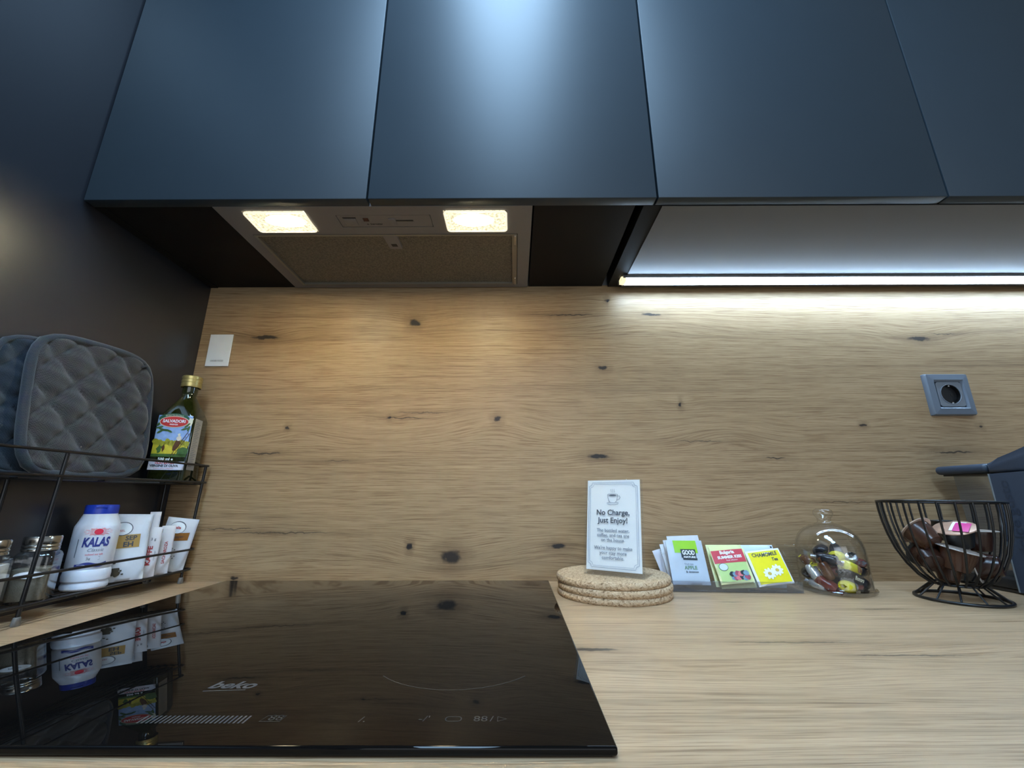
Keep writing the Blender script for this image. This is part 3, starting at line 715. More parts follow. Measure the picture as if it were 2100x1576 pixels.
blob('label_figure', Wf, (-0.010, 0.045), 0.0022, 0.007, M_lbrown, lab, 0.0008, 12, 0, 0.3, 1, 9)
blob('label_figure', Wf, (0.009, 0.051), 0.0042, 0.012, M_lbrown, lab, 0.0008, 14, -14, 0.15, 1, 2)
blob('label_figure', Wf, (0.011, 0.064), 0.0040, 0.005, M_lskin, lab, 0.0009, 14, 0, 0.12, 1, 3)
blob('label_figure', Wf, (0.0105, 0.071), 0.0022, 0.0024, M_lcream, lab, 0.0010, 12, 0, 0.1, 1, 4)
stroke('label_ladder', Wf, [(0.003, 0.030), (0.024, 0.078)], 0.0008, M_lbrown, lab, 0.0011)
stroke('label_ladder', Wf, [(0.007, 0.030), (0.0265, 0.074)], 0.0008, M_lbrown, lab, 0.0011)
for k in range(7):
    stroke('label_ladder', Wf, [(0.0055 + k * 0.003, 0.0345 + k * 0.0065), (0.009 + k * 0.0028, 0.0330 + k * 0.0063)], 0.0006, M_lbrown, lab, 0.0012)
for k, (a, c, rr) in enumerate(((-0.022, 0.084, 20), (-0.017, 0.080, -20), (-0.011, 0.079, -8), (-0.020, 0.076, 40), (-0.006, 0.0775, -30), (-0.0235, 0.091, 60), (0.020, 0.089, 50), (0.023, 0.083, 80), (0.017, 0.082, 20))):
    blob('label_leaf', Wf, (a, c), 0.0058, 0.0019, M_lgreen, lab, 0.0010, 12, rr, 0.1, 1, k)
blob('label_olive_branch', Wf, (0.0235, 0.0955), 0.0035, 0.009, M_lcream, lab, 0.0009, 16, 0, 0.2, 1, 6)
blob('label_banner', Wf, (-0.002, 0.1015), 0.0235, 0.0105, M_lgrn2, lab, 0.0009, 30)
blob('label_oval_edge', Wf, (-0.001, 0.0955), 0.0228, 0.0112, M_lcream, lab, 0.0011, 30)
blob('label_oval', Wf, (-0.001, 0.0955), 0.0217, 0.0102, M_red, lab, 0.0013, 30)
lettering('SALVADORI', 0.0080, Wf, (-0.001, 0.0965), M_white, lab, 0.0016, bold=0.0003, width=0.035)
lettering('FIRENZE', 0.0034, Wf, (-0.001, 0.0900), M_white, lab, 0.0016, bold=0.0001)
lettering('ESTRATTO IN ITALIA', 0.0034, Wf, (-0.002, 0.1085), M_lcream, lab, 0.0012, width=0.028, bow=9)
patch('lower_band', Wf, -0.0265, 0.0195, 0.0265, 0.0285, M_bottle, lab, 0.0009, 4, 2)
lettering('500 ml e', 0.0065, Wf, (-0.003, 0.0240), M_white, lab, 0.0013, bold=0.0002)
patch('white_band', Wf, -0.0270, 0.004, 0.0270, 0.0195, M_llil, lab, 0.0010, 4, 2)
lettering('OLIO EXTRA', 0.0050, Wf, (-0.003, 0.0165), M_red, lab, 0.0013, bold=0.0002)
lettering('VERGINE DI OLIVA', 0.0058, Wf, (-0.003, 0.0115), M_ink, lab, 0.0013, bold=0.0003, width=0.043)
lettering('Prodotto italiano confezionato', 0.0028, Wf, (-0.003, 0.0068), M_red, lab, 0.0013, width=0.03)
Ws = lambda u, v, off: Vector((B + off, u * 1.1 - 0.004, v * 0.95 + 0.018))
sl = patch('side_label', Ws, -0.0200, 0.005, 0.0060, 0.104, M_lgrey, oil, 0.0003, 3, 8)
for k in range(26):
    stroke('small_print', Ws, [(-0.017, 0.012 + k * 0.0034), (-0.017 + 0.019 * (0.6 + 0.4 * ((k * 7) % 5) / 4), 0.012 + k * 0.0034)], 0.0009, M_inkgrey, sl, 0.0006)

# ------------------------------------------------------------------ salt bottle
M_hdpe = pm('white_plastic_bottle', (0.70, 0.72, 0.80), 0.28, var=0.03, sss=0.05)
M_blue = pm('blue_plastic_cap', (0.012, 0.045, 0.42), 0.3)
salt = thing('salt_bottle', 'white plastic salt bottle with a blue cap and red sun print', 'bottle', (-0.0665, -0.170, ZLW), R(41))
r = 0.0262
lathe('bottle_body', [(0, 0), (0.0245, 0), (0.0262, 0.002), (0.0262, 0.0065), (0.0248, 0.0100), (0.0268, 0.0125), (0.0272, 0.0190), (0.0262, 0.0255), (0.0250, 0.0275), (0.0256, 0.030), (r, 0.0315), (r, 0.0835), (0.0258, 0.0875), (0.0246, 0.0905), (0.0200, 0.1035), (0.0195, 0.1055), (0, 0.1055)], M_hdpe, salt, 56, angle=35)
cp = lathe('cap', [(0.0192, 0.1045), (0.0197, 0.105), (0.0197, 0.1160), (0.0190, 0.1180), (0, 0.1185)], M_blue, salt, 40)
box('cap_tab', (-0.0065, -0.0202, 0.1135), (0.0065, -0.0180, 0.1165), M_blue, cp, bev=0.0006)
Wc = W_cyl(r)
M_sun = pm('red_sun_print', (0.70, 0.03, 0.07), 0.4); M_ray = pm('pink_ray_print', (0.80, 0.22, 0.25), 0.4)
blob('sun_disc', Wc, (0.0035, 0.0800), 0.0050, 0.0042, M_sun, salt, 0.0006)
for k in range(26):
    a = 2 * math.pi * k / 26; c, s = math.cos(a), math.sin(a); kx = 0.0165 if k % 2 else 0.012; ky = 0.0055
    if abs(c) < 0.25: continue
    stroke('sun_ray', Wc, [(0.0035 + 0.0058 * c, 0.0800 + 0.0046 * s), (0.0035 + kx * c, 0.0800 + ky * s)], 0.0005, M_ray, salt, 0.0004)
lettering('KALAS', 0.0172, Wc, (0.003, 0.0650), M_navy, salt, 0.0006, bold=0.0007, shear=0.12, width=0.030)
lettering('Classic', 0.0065, Wc, (0.004, 0.0545), M_inkgrey, salt, 0.0005, shear=0.3)
lettering('iodized sea salt', 0.0037, Wc, (0.004, 0.0485), M_sun, salt, 0.0005, width=0.019)
lettering('kg', 0.0042, Wc, (-0.001, 0.0430), M_ink, salt, 0.0005)
stroke('label_frame', Wc, [(-0.0035, 0.0408), (0.0110, 0.0408), (0.0110, 0.0452), (-0.0035, 0.0452)], 0.0004, M_inkgrey, salt, 0.0004, closed=True)
stroke('side_text', Wc, [(-0.0175, 0.045), (-0.0175, 0.070)], 0.0012, M_inkgrey, salt, 0.0004)
patch('navy_band', Wc, -0.0150, 0.0318, 0.0200, 0.0368, M_navy, salt, 0.0005, 14, 1, fn=lambda u, v: (u, v + 0.0012 * math.sin(u * 260 + 2)))
stroke('band_wave', Wc, [(-0.012 + k * 0.0024, 0.0345 + 0.0006 * math.sin(k)) for k in range(13)], 0.0004, M_white, salt, 0.0008)

# ------------------------------------------------------------------ glass spice jars
M_pepper = pm('ground_pepper', (0.20, 0.175, 0.13), 0.9, var=0.3, scale=500, bump=0.4, bscale=900)
M_saltg = pm('white_salt', (0.78, 0.77, 0.76), 0.85, var=0.05, scale=500, bump=0.4, bscale=900)
M_lid = pm('brushed_steel_lid', (0.52, 0.49, 0.44), 0.22, metal=1.0)
def jar(label, loc, rz, fill, level):
    t = thing('spice_jar', label, 'jar', loc, rz, 'square spice jars')
    h = 0.0195
    secs = [(h - 0.002, 0.004, 0.0), (h, 0.005, 0.002), (h, 0.005, 0.054), (h - 0.001, 0.0075, 0.058), (h - 0.003, 0.012, 0.0610), (0.0158, 0.0157, 0.0625), (0.0158, 0.0157, 0.065)]
    loft('glass_body', secs, M_glass, t, 50)
    loft('contents', [(h - 0.0032, 0.004, 0.0025), (h - 0.0020, 0.005, 0.004), (h - 0.0020, 0.005, level), (h - 0.006, 0.004, level + 0.001)], fill, t, 50)
    lathe('lid', [(0.0178, 0.0615), (0.0184, 0.062), (0.0184, 0.0640), (0.0178, 0.0650), (0.0184, 0.0662), (0.0184, 0.0680), (0.0178, 0.0690), (0.0184, 0.0702), (0.0184, 0.0778), (0.0176, 0.0795), (0, 0.0795)], M_lid, t, 36)
    return t
j1 = jar('square glass jar of brown ground pepper with an oval white label', (-0.0600, -0.2500, ZLW), R(30), M_pepper, 0.040)
lb = blob('oval_label', W_front(-0.0195), (0.002, 0.0335), 0.0145, 0.0042, M_white, j1, 0.0006, 28)
lettering('pepper', 0.0042, W_front(-0.0195), (0.002, 0.0335), M_inkgrey, j1, 0.0009)
j2 = jar('square glass jar of white salt at the left edge of the picture', (-0.0640, -0.3060, ZLW), R(30), M_saltg, 0.050)
lb = blob('oval_label', W_front(-0.0195), (0.0, 0.0335), 0.0125, 0.0042, M_white, j2, 0.0006, 28)

# ------------------------------------------------------------------ sachets in the rack
def W_pillow(w, h, bulge, seed=0, curl=0.0):
    rr = random.Random(seed); ph = [rr.uniform(0, 6) for _ in range(4)]
    def f(u, v, off):
        a = max(-1, min(1, u / (w / 2))); c = max(0, min(1, v / h)); b_ = 2 * c - 1
        k = max(0, 1 - abs(a) ** 3) ** 0.7 * max(0, 1 - abs(b_) ** 5) ** 0.8
        wr = 0.0006 * math.sin(90 * u + 55 * v + ph[0]) * k + 0.0005 * math.sin(140 * v - 60 * u + ph[1]) * k
        return Vector((u, -(bulge * k + wr + off) + curl * (c * c), v))
    return f
def pillow_geo(W, w, h, mat, parent, name='pouch', nu=14, nv=20, thick=0.0012):
    bm = bmesh.new(); g = [[bm.verts.new(W(-w / 2 + w * i / nu, h * j / nv, 0)) for i in range(nu + 1)] for j in range(nv + 1)]
    back = []
    for j in range(nv + 1):
        row = []
        for i in range(nu + 1):
            p = W(-w / 2 + w * i / nu, h * j / nv, 0); q = W(math.copysign(w / 2, 1), h * j / nv, 0)
            row.append(bm.verts.new(Vector((p.x, 2 * q.y - p.y + thick, p.z))))
        back.append(row)
    for G_, rev in ((g, False), (back, True)):
        for j in range(nv):
            for i in range(nu):
                q = (G_[j][i], G_[j][i + 1], G_[j + 1][i + 1], G_[j + 1][i]); bm.faces.new(q[::-1] if rev else q)
    for j in range(nv):
        bm.faces.new((g[j][0], g[j + 1][0], back[j + 1][0], back[j][0])); bm.faces.new((g[j][nu], back[j][nu], back[j + 1][nu], g[j + 1][nu]))
    for i in range(nu):
        bm.faces.new((g[0][i], back[0][i], back[0][i + 1], g[0][i + 1])); bm.faces.new((g[nv][i], g[nv][i + 1], back[nv][i + 1], back[nv][i]))
    return finish(bm, name, mat, parent, angle=70)
def orient(o, origin, up, right):
    """local x along right, local z along up, front is local -y"""
    z = Vector(up).normalized(); x = Vector(right); x = (x - z * x.dot(z)).normalized(); y = z.cross(x)
    o.matrix_world = Matrix(((x.x, y.x, z.x, origin[0]), (x.y, y.y, z.y, origin[1]), (x.z, y.z, z.z, origin[2]), (0, 0, 0, 1)))
M_sachet = pm('white_glossy_sachet', (0.66, 0.68, 0.73), 0.28, var=0.10, scale=70)
M_sachet2 = pm('white_paper_stick', (0.66, 0.63, 0.65), 0.5, var=0.05)
M_goldp = pm('gold_ochre_print', (0.42, 0.26, 0.07), 0.4)
M_brownp = pm('brown_print', (0.30, 0.12, 0.02), 0.35, var=0.3, scale=200)
M_dred = pm('dark_red_print', (0.42, 0.03, 0.03), 0.45)
RT = (0.8, 0.6, 0)
def sachet(name, label, w, h, bulge, origin, up, right=RT, mat=None, seed=0, curl=0.0, cat='sachet', group=None):
    t = thing(name, label, cat, (0, 0, 0), 0, group); orient(t, origin, up, right)
    W = W_pillow(w, h, bulge, seed, curl); pillow_geo(W, w, h, mat or M_sachet, t)
    return t, W
GR = 'packets standing in the lower tier of the rack'
sA, W = sachet('seasoning_packet', 'white glossy packet with an ochre block, right of the salt bottle', 0.050, 0.098, 0.0035, (-0.0520, -0.1240, ZLW + 0.001), (-0.05, -0.02, 1), seed=1, group=GR)
patch('ochre_block', W, -0.0150, 0.050, 0.0150, 0.0700, M_goldp, sA, 0.0005, 6, 4)
lettering('SEP', 0.0095, W, (0.004, 0.0645), M_ink, sA, 0.0009, bold=0.0002)
lettering('EH', 0.0105, W, (0.0015, 0.0550), M_ink, sA, 0.0009, bold=0.0003)
blob('round_badge', W, (-0.008, 0.0795), 0.0125, 0.0105, M_ink, sA, 0.0006); blob('round_badge', W, (-0.008, 0.0795), 0.0115, 0.0095, M_white, sA, 0.0008)
lettering('SEL', 0.0045, W, (-0.008, 0.0765), M_red, sA, 0.0011)
M_corn = pm('peppercorn_print', (0.05, 0.045, 0.03), 0.5, var=0.4, scale=400)
for k in range(12):
    a = random.uniform(-1, 1); blob('peppercorn_print', W, (-0.010 + a * 0.010, 0.010 + random.uniform(0, 0.022)), 0.0045 if k < 6 else 0.0016, 0.0040 if k < 6 else 0.0012, M_corn, sA, 0.0007 + 0.00003 * k, 10, 0, 0.25, 1, k)
s0, W = sachet('seasoning_packet', 'plain silvery-white packet edge behind the ochre-block one', 0.050, 0.101, 0.003, (-0.0690, -0.1120, ZLW + 0.001), (0.03, 0.01, 1), seed=8, group=GR)
s1, W = sachet('sugar_stick', 'white sugar stick with bold red vertical lettering', 0.0195, 0.079, 0.0022, (-0.0395, -0.0935, ZLW + 0.001), (0.00, 0.0, 1), mat=M_sachet2, seed=2, group=GR)
lettering('KAFFE', 0.0085, W, (-0.0015, 0.0340), M_dred, s1, 0.0006, rot=90, bold=0.0003, width=0.030)
lettering('crystal sugar', 0.003, W, (0.0050, 0.034), M_inkgrey, s1, 0.0006, rot=90)
lettering('3 g', 0.006, W, (0.0, 0.060), M_ink, s1, 0.0006)
s1b, W = sachet('sugar_stick', 'taller blank white stick rising behind the red-lettered one', 0.0150, 0.104, 0.0015, (-0.0450, -0.0915, ZLW + 0.001), (-0.02, 0.01, 1), mat=M_sachet2, seed=3, group=GR)
patch('corner_mark', W, -0.0070, 0.0935, -0.0050, 0.0985, M_ink, s1b, 0.0005, 1, 1)
s2, W = sachet('sugar_stick', 'pinkish-white sugar stick with thin red lettering, left of the last packet', 0.0195, 0.080, 0.0022, (-0.0370, -0.0680, ZLW + 0.001), (0.0, 0.0, 1), mat=M_sachet2, seed=4, group=GR)
lettering('SACHAROZA', 0.0058, W, (0.0005, 0.036), M_dred, s2, 0.0006, rot=90, bold=0.0001, width=0.036)
patch('corner_mark', W, -0.0092, 0.069, -0.0076, 0.0745, M_ink, s2, 0.0005, 1, 1)
s3, W = sachet('seasoning_packet', 'white packet with brown banner and black seeds, rightmost in the rack', 0.047, 0.092, 0.0030, (-0.0530, -0.0350, ZLW + 0.001), (0.16, 0.0, 1), right=(0.86, 0.5, 0), seed=5, group=GR)
blob('round_badge', W, (-0.004, 0.0760), 0.0120, 0.0105, M_ink, s3, 0.0006); blob('round_badge', W, (-0.0045, 0.0753), 0.0115, 0.0098, M_white, s3, 0.0008)
lettering('Salis', 0.006, W, (-0.0045, 0.0755), M_red, s3, 0.0011, bold=0.0002)
patch('brown_banner', W, -0.0170, 0.0530, 0.0160, 0.0665, M_brownp, s3, 0.0005, 8, 3, fn=lambda u, v: (u, v + 0.12 * u))
lettering('pepper', 0.006, W, (0.0, 0.0600), M_ink, s3, 0.0009, rot=8)
for k in range(14):
    blob('seed_print', W, (random.uniform(-0.022, 0.008), random.uniform(0.018, 0.046)), 0.0011, 0.0008, M_ink, s3, 0.0006, 8, random.uniform(0, 90), 0.2, 1, k)

# =================================================================== CORK COASTERS AND SIGN
def cork_mat():
    mt, nt, b = newmat('granulated_cork'); L = nt.links.new
    tc = N(nt, 'ShaderNodeTexCoord'); vo = N(nt, 'ShaderNodeTexVoronoi'); vo.inputs['Scale'].default_value = 500; L(tc.outputs['Object'], vo.inputs['Vector'])
    sp_ = N(nt, 'ShaderNodeSeparateColor'); L(vo.outputs['Color'], sp_.inputs[0])
    cr = N(nt, 'ShaderNodeValToRGB'); L(sp_.outputs[0], cr.inputs[0]); e = cr.color_ramp.elements
    e[0].position = 0.0; e[0].color = (0.20, 0.115, 0.055, 1); e[1].position = 1.0; e[1].color = (0.68, 0.50, 0.32, 1)
    for p, c in ((0.12, (0.36, 0.225, 0.12)), (0.35, (0.50, 0.335, 0.195)), (0.75, (0.58, 0.41, 0.25))): q = e.new(p); q.color = c + (1,)
    L(cr.outputs[0], b.inputs['Base Color']); b.inputs['Roughness'].default_value = 0.85
    bp = N(nt, 'ShaderNodeBump'); bp.inputs['Strength'].default_value = 0.5; bp.inputs['Distance'].default_value = 0.0008; L(vo.outputs['Distance'], bp.inputs['Height']); L(bp.outputs[0], b.inputs['Normal'])
    return mt
M_cork = cork_mat()
for k, (dx, dy, lab_) in enumerate(((0.0, 0.0, 'lowest of the three stacked round cork trivets'), (0.0005, -0.001, 'middle one of the three stacked round cork trivets'), (-0.0012, 0.001, 'topmost round cork trivet, carrying the acrylic sign'))):
    z = 0.0101 * k
    o = lathe('cork_trivet', [(0, 0), (0.0885, 0), (0.0902, 0.0018), (0.0907, 0.005), (0.0902, 0.0082), (0.0885, 0.0100), (0, 0.0100)], M_cork, None, 72, None, 35)
    o.location = (0.7300 + dx, -0.0990 + dy, z); tag(o, lab_, 'trivet', 'stacked cork trivets')
SZ = 0.0302
th = R(32)
sg = thing('acrylic_sign', 'clear acrylic table sign reading No Charge, Just Enjoy!', 'sign', (0, 0, 0))
SW = 0.098; SH = 0.150; lean = 0.0260
rgt = Vector((math.cos(th), -math.sin(th), 0)); back = Vector((math.sin(th), math.cos(th), 0))
BR = Vector((0.7638, -0.1622, SZ)); BL = BR - rgt * SW
upv = (back * lean + Vector((0, 0, SH))).normalized()
ctr = (BR + BL) / 2
def orient_sign(o):
    z = upv; x = rgt; y = z.cross(x)
    o.matrix_world = Matrix(((x.x, y.x, z.x, ctr.x), (x.y, y.y, z.y, ctr.y), (x.z, y.z, z.z, ctr.z), (0, 0, 0, 1)))
orient_sign(sg)
h_ = SW / 2
HS = 0.1505
box('front_sheet', (-h_, -0.0009, 0.0008), (h_, 0.0, HS), M_acrylic, sg, bev=0.0003, seg=1)
box('rear_sheet', (-h_, 0.0022, 0.0030), (h_, 0.0031, HS - 0.001), M_acrylic, sg, bev=0.0003, seg=1)
tilt = math.atan2(lean, SH)
box('base_plate', (-h_, 0.0, 0.0), (h_, 0.050, 0.0016), M_acrylic, sg, bev=0.0003, seg=1, M=Matrix.Translation((0, -0.0005, 0.0008)) @ Matrix.Rotation(tilt, 4, 'X'))
pw = h_ - 0.004
pp = box('paper', (-pw, 0.0006, 0.0085), (pw, 0.0016, HS - 0.0005), M_white, sg)
Wp = W_front(-0.0009)
def notched(x0, z0, x1, z1, r):
    out = []
    for cx, cz, sx, sz in ((x1, z1, -1, -1), (x0, z1, 1, -1), (x0, z0, 1, 1), (x1, z0, -1, 1)):
        seq = [(cx + sx * r, cz), (cx + sx * r * 0.9, cz + sz * r * 0.35), (cx + sx * r * 0.62, cz + sz * r * 0.62), (cx + sx * r * 0.35, cz + sz * r * 0.9), (cx, cz + sz * r)]
        seq = [(cx + sx * r * a_, cz + sz * r * b_) for a_, b_ in ((1, 0), (0.92, 0.30), (0.72, 0.72), (0.30, 0.92), (0, 1))]
        if (sx, sz) in ((-1, -1), (1, 1)): seq = seq[::-1]
        out += seq
    return out
stroke('printed_border', Wp, notched(-pw + 0.0035, 0.0125, pw - 0.0035, HS - 0.005, 0.006), 0.0008, M_borderink, pp, 0.0003, closed=True)
stroke('printed_border', Wp, notched(-pw + 0.0060, 0.0150, pw - 0.0060, HS - 0.0075, 0.006), 0.0006, M_borderink, pp, 0.0003, closed=True)
# steaming cup
cupc = (0.0, 0.1195)
cz = cupc[1]
stroke('cup_drawing', Wp, [(-0.0085, cz + 0.006), (-0.0080, cz + 0.001), (-0.0065, cz - 0.004), (-0.0035, cz - 0.0072), (0.0035, cz - 0.0072), (0.0065, cz - 0.004), (0.0080, cz + 0.001), (0.0085, cz + 0.006)], 0.0007, M_inkgrey, pp, 0.0003)
stroke('cup_drawing', Wp, [(0.0085 * math.cos(R(a)), cz + 0.006 + 0.0016 * math.sin(R(a))) for a in range(0, 360, 20)], 0.0006, M_inkgrey, pp, 0.0003, closed=True)
blob('coffee_drawing', Wp, (0.0, cz + 0.0054), 0.0062, 0.0009, M_ink, pp, 0.0004)
stroke('cup_drawing', Wp, [(0.0080, cz + 0.0035), (0.0115, cz + 0.0040), (0.0128, cz + 0.0015), (0.0112, cz - 0.0015), (0.0072, cz - 0.0025)], 0.0007, M_inkgrey, pp, 0.0003)
stroke('cup_drawing', Wp, [(-0.0050, cz - 0.0064), (-0.0098, cz - 0.0072), (-0.0088, cz - 0.0092), (-0.004, cz - 0.0104), (0.004, cz - 0.0104), (0.0088, cz - 0.0092), (0.0098, cz - 0.0072), (0.0050, cz - 0.0064)], 0.0006, M_inkgrey, pp, 0.0003)
for q in (-0.0028, 0.0, 0.0028):
    stroke('steam_drawing', Wp, [(q + 0.0006 * math.sin(k * 1.3), cz + 0.0095 + 0.0011 * k) for k in range(6)], 0.0005, M_inkgrey, pp, 0.0003)
for s, z, size, mt_ in (('No Charge,', 0.0965, 0.0118, M_ink), ('Just Enjoy!', 0.0842, 0.0118, M_ink), ('The bottled water,', 0.0685, 0.0071, M_inkgrey), ('coffee, and tea are', 0.0612, 0.0071, M_inkgrey), ('on the house.', 0.0539, 0.0071, M_inkgrey),
                        ("We're happy to make", 0.0420, 0.0071, M_inkgrey), ('your stay more', 0.0347, 0.0071, M_inkgrey), ('comfortable.', 0.0274, 0.0071, M_inkgrey)):
    lettering(s, size, Wp, (0.0, z), mt_, pp, 0.0004, bold=0.00008 if size < 0.01 else 0.0002)

# =================================================================== TEA TRAY
tray = thing('tea_tray', 'clear acrylic tray holding tea sachets beside the cork trivets', 'tray', (0.931, -0.095, 0), R(-3.5))
TW = 0.104; TD = 0.082
M_tray = clear('clear_acrylic_tray', (0.80, 0.80, 0.82), 0.06, 1.49, 1.3, haze=0.03)
box('base', (-TW, 0.0, 0.0005), (TW, TD, 0.003), M_tray, tray, bev=0.0004, seg=1)
box('front_lip', (-TW, -0.0015, 0.0005), (TW, 0.0008, 0.0165), M_tray, tray, bev=0.0004, seg=1)
box('lip_edge', (-TW, -0.0022, 0.0160), (TW, 0.0014, 0.0176), M_acrylic, tray, bev=0.0004, seg=1)
box('back_panel', (-TW, TD - 0.002, 0.003), (TW, TD, 0.062), M_acrylic, tray, bev=0.0004, seg=1)
PYZ = Matrix(((0, 0, 1, 0), (1, 0, 0, 0), (0, 1, 0, 0), (0, 0, 0, 1)))   # (a, b, c) -> x=c, y=a, z=b
for x in (-TW, -TW / 3, TW / 3, TW):
    nm = 'side_panel' if abs(x) > TW / 2 else 'divider'
    topz = 0.060 if nm == 'side_panel' else 0.022
    prism(nm, [(0.0, 0.003), (TD, 0.003), (TD, topz), (TD * 0.55, topz * 0.97), (0.0, 0.017)], x - 0.0009, x + 0.0009, M_acrylic, tray, M=PYZ)
box('retaining_bar', (-TW, 0.0440, 0.0525), (TW, 0.0450, 0.0545), M_acrylic, tray)
TG = 'tea sachets in the acrylic tray'
def tea(label, x, y, z, w, h, rx, mat, seed, lean=0.62, bulge=0.002, name='tea_sachet'):
    c, s = math.cos(R(-3.5)), math.sin(R(-3.5))
    wx, wy = 0.931 + x * c - y * s, -0.095 + x * s + y * c
    t, W = sachet(name, label, w, h, bulge, (wx, wy, z), (rx, lean, 1), right=(c, s, 0), mat=mat, seed=seed, group=TG)
    return t, W
M_tsil = pm('silvery_blue_paper', (0.50, 0.58, 0.68), 0.35, var=0.06)
M_lime = pm('lime_print', (0.30, 0.62, 0.03), 0.4); M_char = pm('charcoal_print', (0.03, 0.045, 0.055), 0.4)
M_tyel = pm('pale_yellow_paper', (0.78, 0.80, 0.42), 0.4); M_pink = pm('raspberry_print', (0.62, 0.07, 0.10), 0.4, var=0.15, scale=100)
M_tlime = pm('pale_lime_print', (0.55, 0.76, 0.30), 0.4, var=0.1); M_yel = pm('bright_yellow_print', (0.88, 0.80, 0.02), 0.4, var=0.08, scale=100)
M_twhite = pm('pale_blue_white_paper', (0.66, 0.76, 0.82), 0.4)
M_berry = pm('berry_print', (0.45, 0.10, 0.16), 0.35, var=0.6, scale=260); M_blueb = pm('blue_berry_print', (0.20, 0.34, 0.45), 0.4, var=0.5, scale=260)
M_purple = pm('lilac_edge_paper', (0.62, 0.62, 0.70), 0.4)
# column 1: fanned sachets behind, front one on top
for k, (dx, rx) in enumerate(((-0.016, -0.26), (-0.011, -0.10), (-0.008, -0.06), (-0.005, -0.02))):
    tea(['outermost fanned tea sachet, leaning left over the tray side', 'second fanned white tea sachet from the left in the tray', 'third fanned white tea sachet from the left in the tray', 'white tea sachet directly behind the lime and grey one'][k],
        -0.0680 + dx + 0.010, 0.040 - 0.007 * k, 0.006 + 0.0035 * k, 0.055, 0.062 + 0.003 * k, rx, M_purple if k == 0 else M_sachet, 20 + k, lean=0.35, bulge=0.0012)
t1, W = tea('silver-blue tea sachet with a lime top, apple flavour, leftmost front', -0.0690, 0.0040, 0.0100, 0.0610, 0.0715, 0.03, M_tsil, 31, lean=0.38)
patch('lime_block', W, -0.0190, 0.0500, 0.0200, 0.0710, M_lime, t1, 0.0004, 8, 5)
patch('charcoal_block', W, -0.0090, 0.0420, 0.0160, 0.0560, M_char, t1, 0.0006, 6, 4)
patch('charcoal_block', W, -0.0070, 0.0385, 0.0170, 0.0418, M_char, t1, 0.0006, 6, 1)
lettering('GOOD', 0.0100, W, (0.0035, 0.0500), M_white, t1, 0.0009, bold=0.0004, width=0.021)
lettering('NATURE', 0.0040, W, (0.0045, 0.0430), M_white, t1, 0.0009, bold=0.0002, width=0.020)
lettering('fruit tea', 0.0045, W, (0.001, 0.0320), M_inkgrey, t1, 0.0007)
lettering('APPLE', 0.0078, W, (0.003, 0.0260), pm('green_grey_print', (0.15, 0.28, 0.18), 0.4), t1, 0.0007, bold=0.0002)
lettering('& cinnamon', 0.0042, W, (0.004, 0.0195), M_ink, t1, 0.0007, bold=0.0001)
# column 2
t2b, W = tea('pale yellow tea sachet peeking out behind the red and lime one', 0.0, 0.012, 0.0060, 0.0550, 0.0690, 0.02, M_tyel, 32, lean=0.45)
t2c, W = tea('pale yellow tea sachet low in the tray, beneath the red and lime one', 0.0060, 0.0035, 0.0060, 0.0560, 0.0620, -0.02, M_tyel, 33, lean=0.42)
t2, W = tea('pale yellow and lime tea sachet with a raspberry red label and berries', 0.0030, -0.0010, 0.0140, 0.0550, 0.0600, -0.07, M_tyel, 34, lean=0.45)
patch('lime_ground', W, -0.0245, 0.003, 0.0245, 0.034, M_tlime, t2, 0.0003, 8, 5)
patch('red_block', W, -0.0265, 0.0320, 0.0265, 0.0530, M_pink, t2, 0.0005, 8, 5)
lettering('Bulgaria', 0.0075, W, (-0.001, 0.0490), M_white, t2, 0.0008, bold=0.0003)
lettering('SUMMER KISS', 0.0062, W, (0.001, 0.0410), M_white, t2, 0.0008, bold=0.0003, width=0.040)
lettering('fruit infusion', 0.0036, W, (0.003, 0.0360), M_white, t2, 0.0008)
blob('badge_ring', W, (-0.0150, 0.0260), 0.0075, 0.0062, M_lgrn2, t2, 0.0006); blob('badge', W, (-0.0150, 0.0260), 0.0068, 0.0055, M_twhite, t2, 0.0009)
for k in range(12):
    blob('berry_print', W, (-0.004 + 0.0046 * (k % 6) + random.uniform(-0.001, 0.001), 0.007 + 0.0065 * (k // 6) + random.uniform(0, 0.002)), 0.0046, 0.0042, (M_blueb, M_berry, M_ray, M_char)[(k * 5 + k // 6) % 4], t2, 0.0006 + 0.00003 * k, 10, 0, 0.15, 1, k)
# column 3
t3b, W = tea('pale blue-white tea sachet behind the yellow chamomile one', 0.0560, 0.0160, 0.0050, 0.0620, 0.0690, 0.02, M_twhite, 35, lean=0.42)
for sx in (-0.0290, 0.0260): patch('corner_mark', W, sx, 0.0635, sx + 0.003, 0.0665, M_char, t3b, 0.0005, 1, 1)
lettering('tea', 0.0060, W, (0.004, 0.0550), M_inkgrey, t3b, 0.0005); lettering('Mountain tea', 0.0042, W, (0.004, 0.0500), M_ink, t3b, 0.0005)
t3c, W = tea('white tea sachet edge between the red label and the chamomile sachet', 0.0540, 0.0080, 0.0070, 0.0600, 0.0560, -0.04, M_twhite, 36, lean=0.42)
t3, W = tea('bright yellow chamomile tea sachet with white flowers, front right', 0.0640, -0.0005, 0.0120, 0.0580, 0.0560, -0.10, M_white, 37, lean=0.45, bulge=0.003)
patch('yellow_ground', W, -0.0255, 0.003, 0.0265, 0.0530, M_yel, t3, 0.0004, 8, 6)
lettering('CHAMOMILE', 0.0085, W, (0.0, 0.0465), M_ink, t3, 0.0007, bold=0.0002, width=0.042, shear=0.1, bow=-4)
lettering('Tea', 0.0070, W, (0.0130, 0.0385), M_ink, t3, 0.0007, bold=0.0002, shear=0.2)
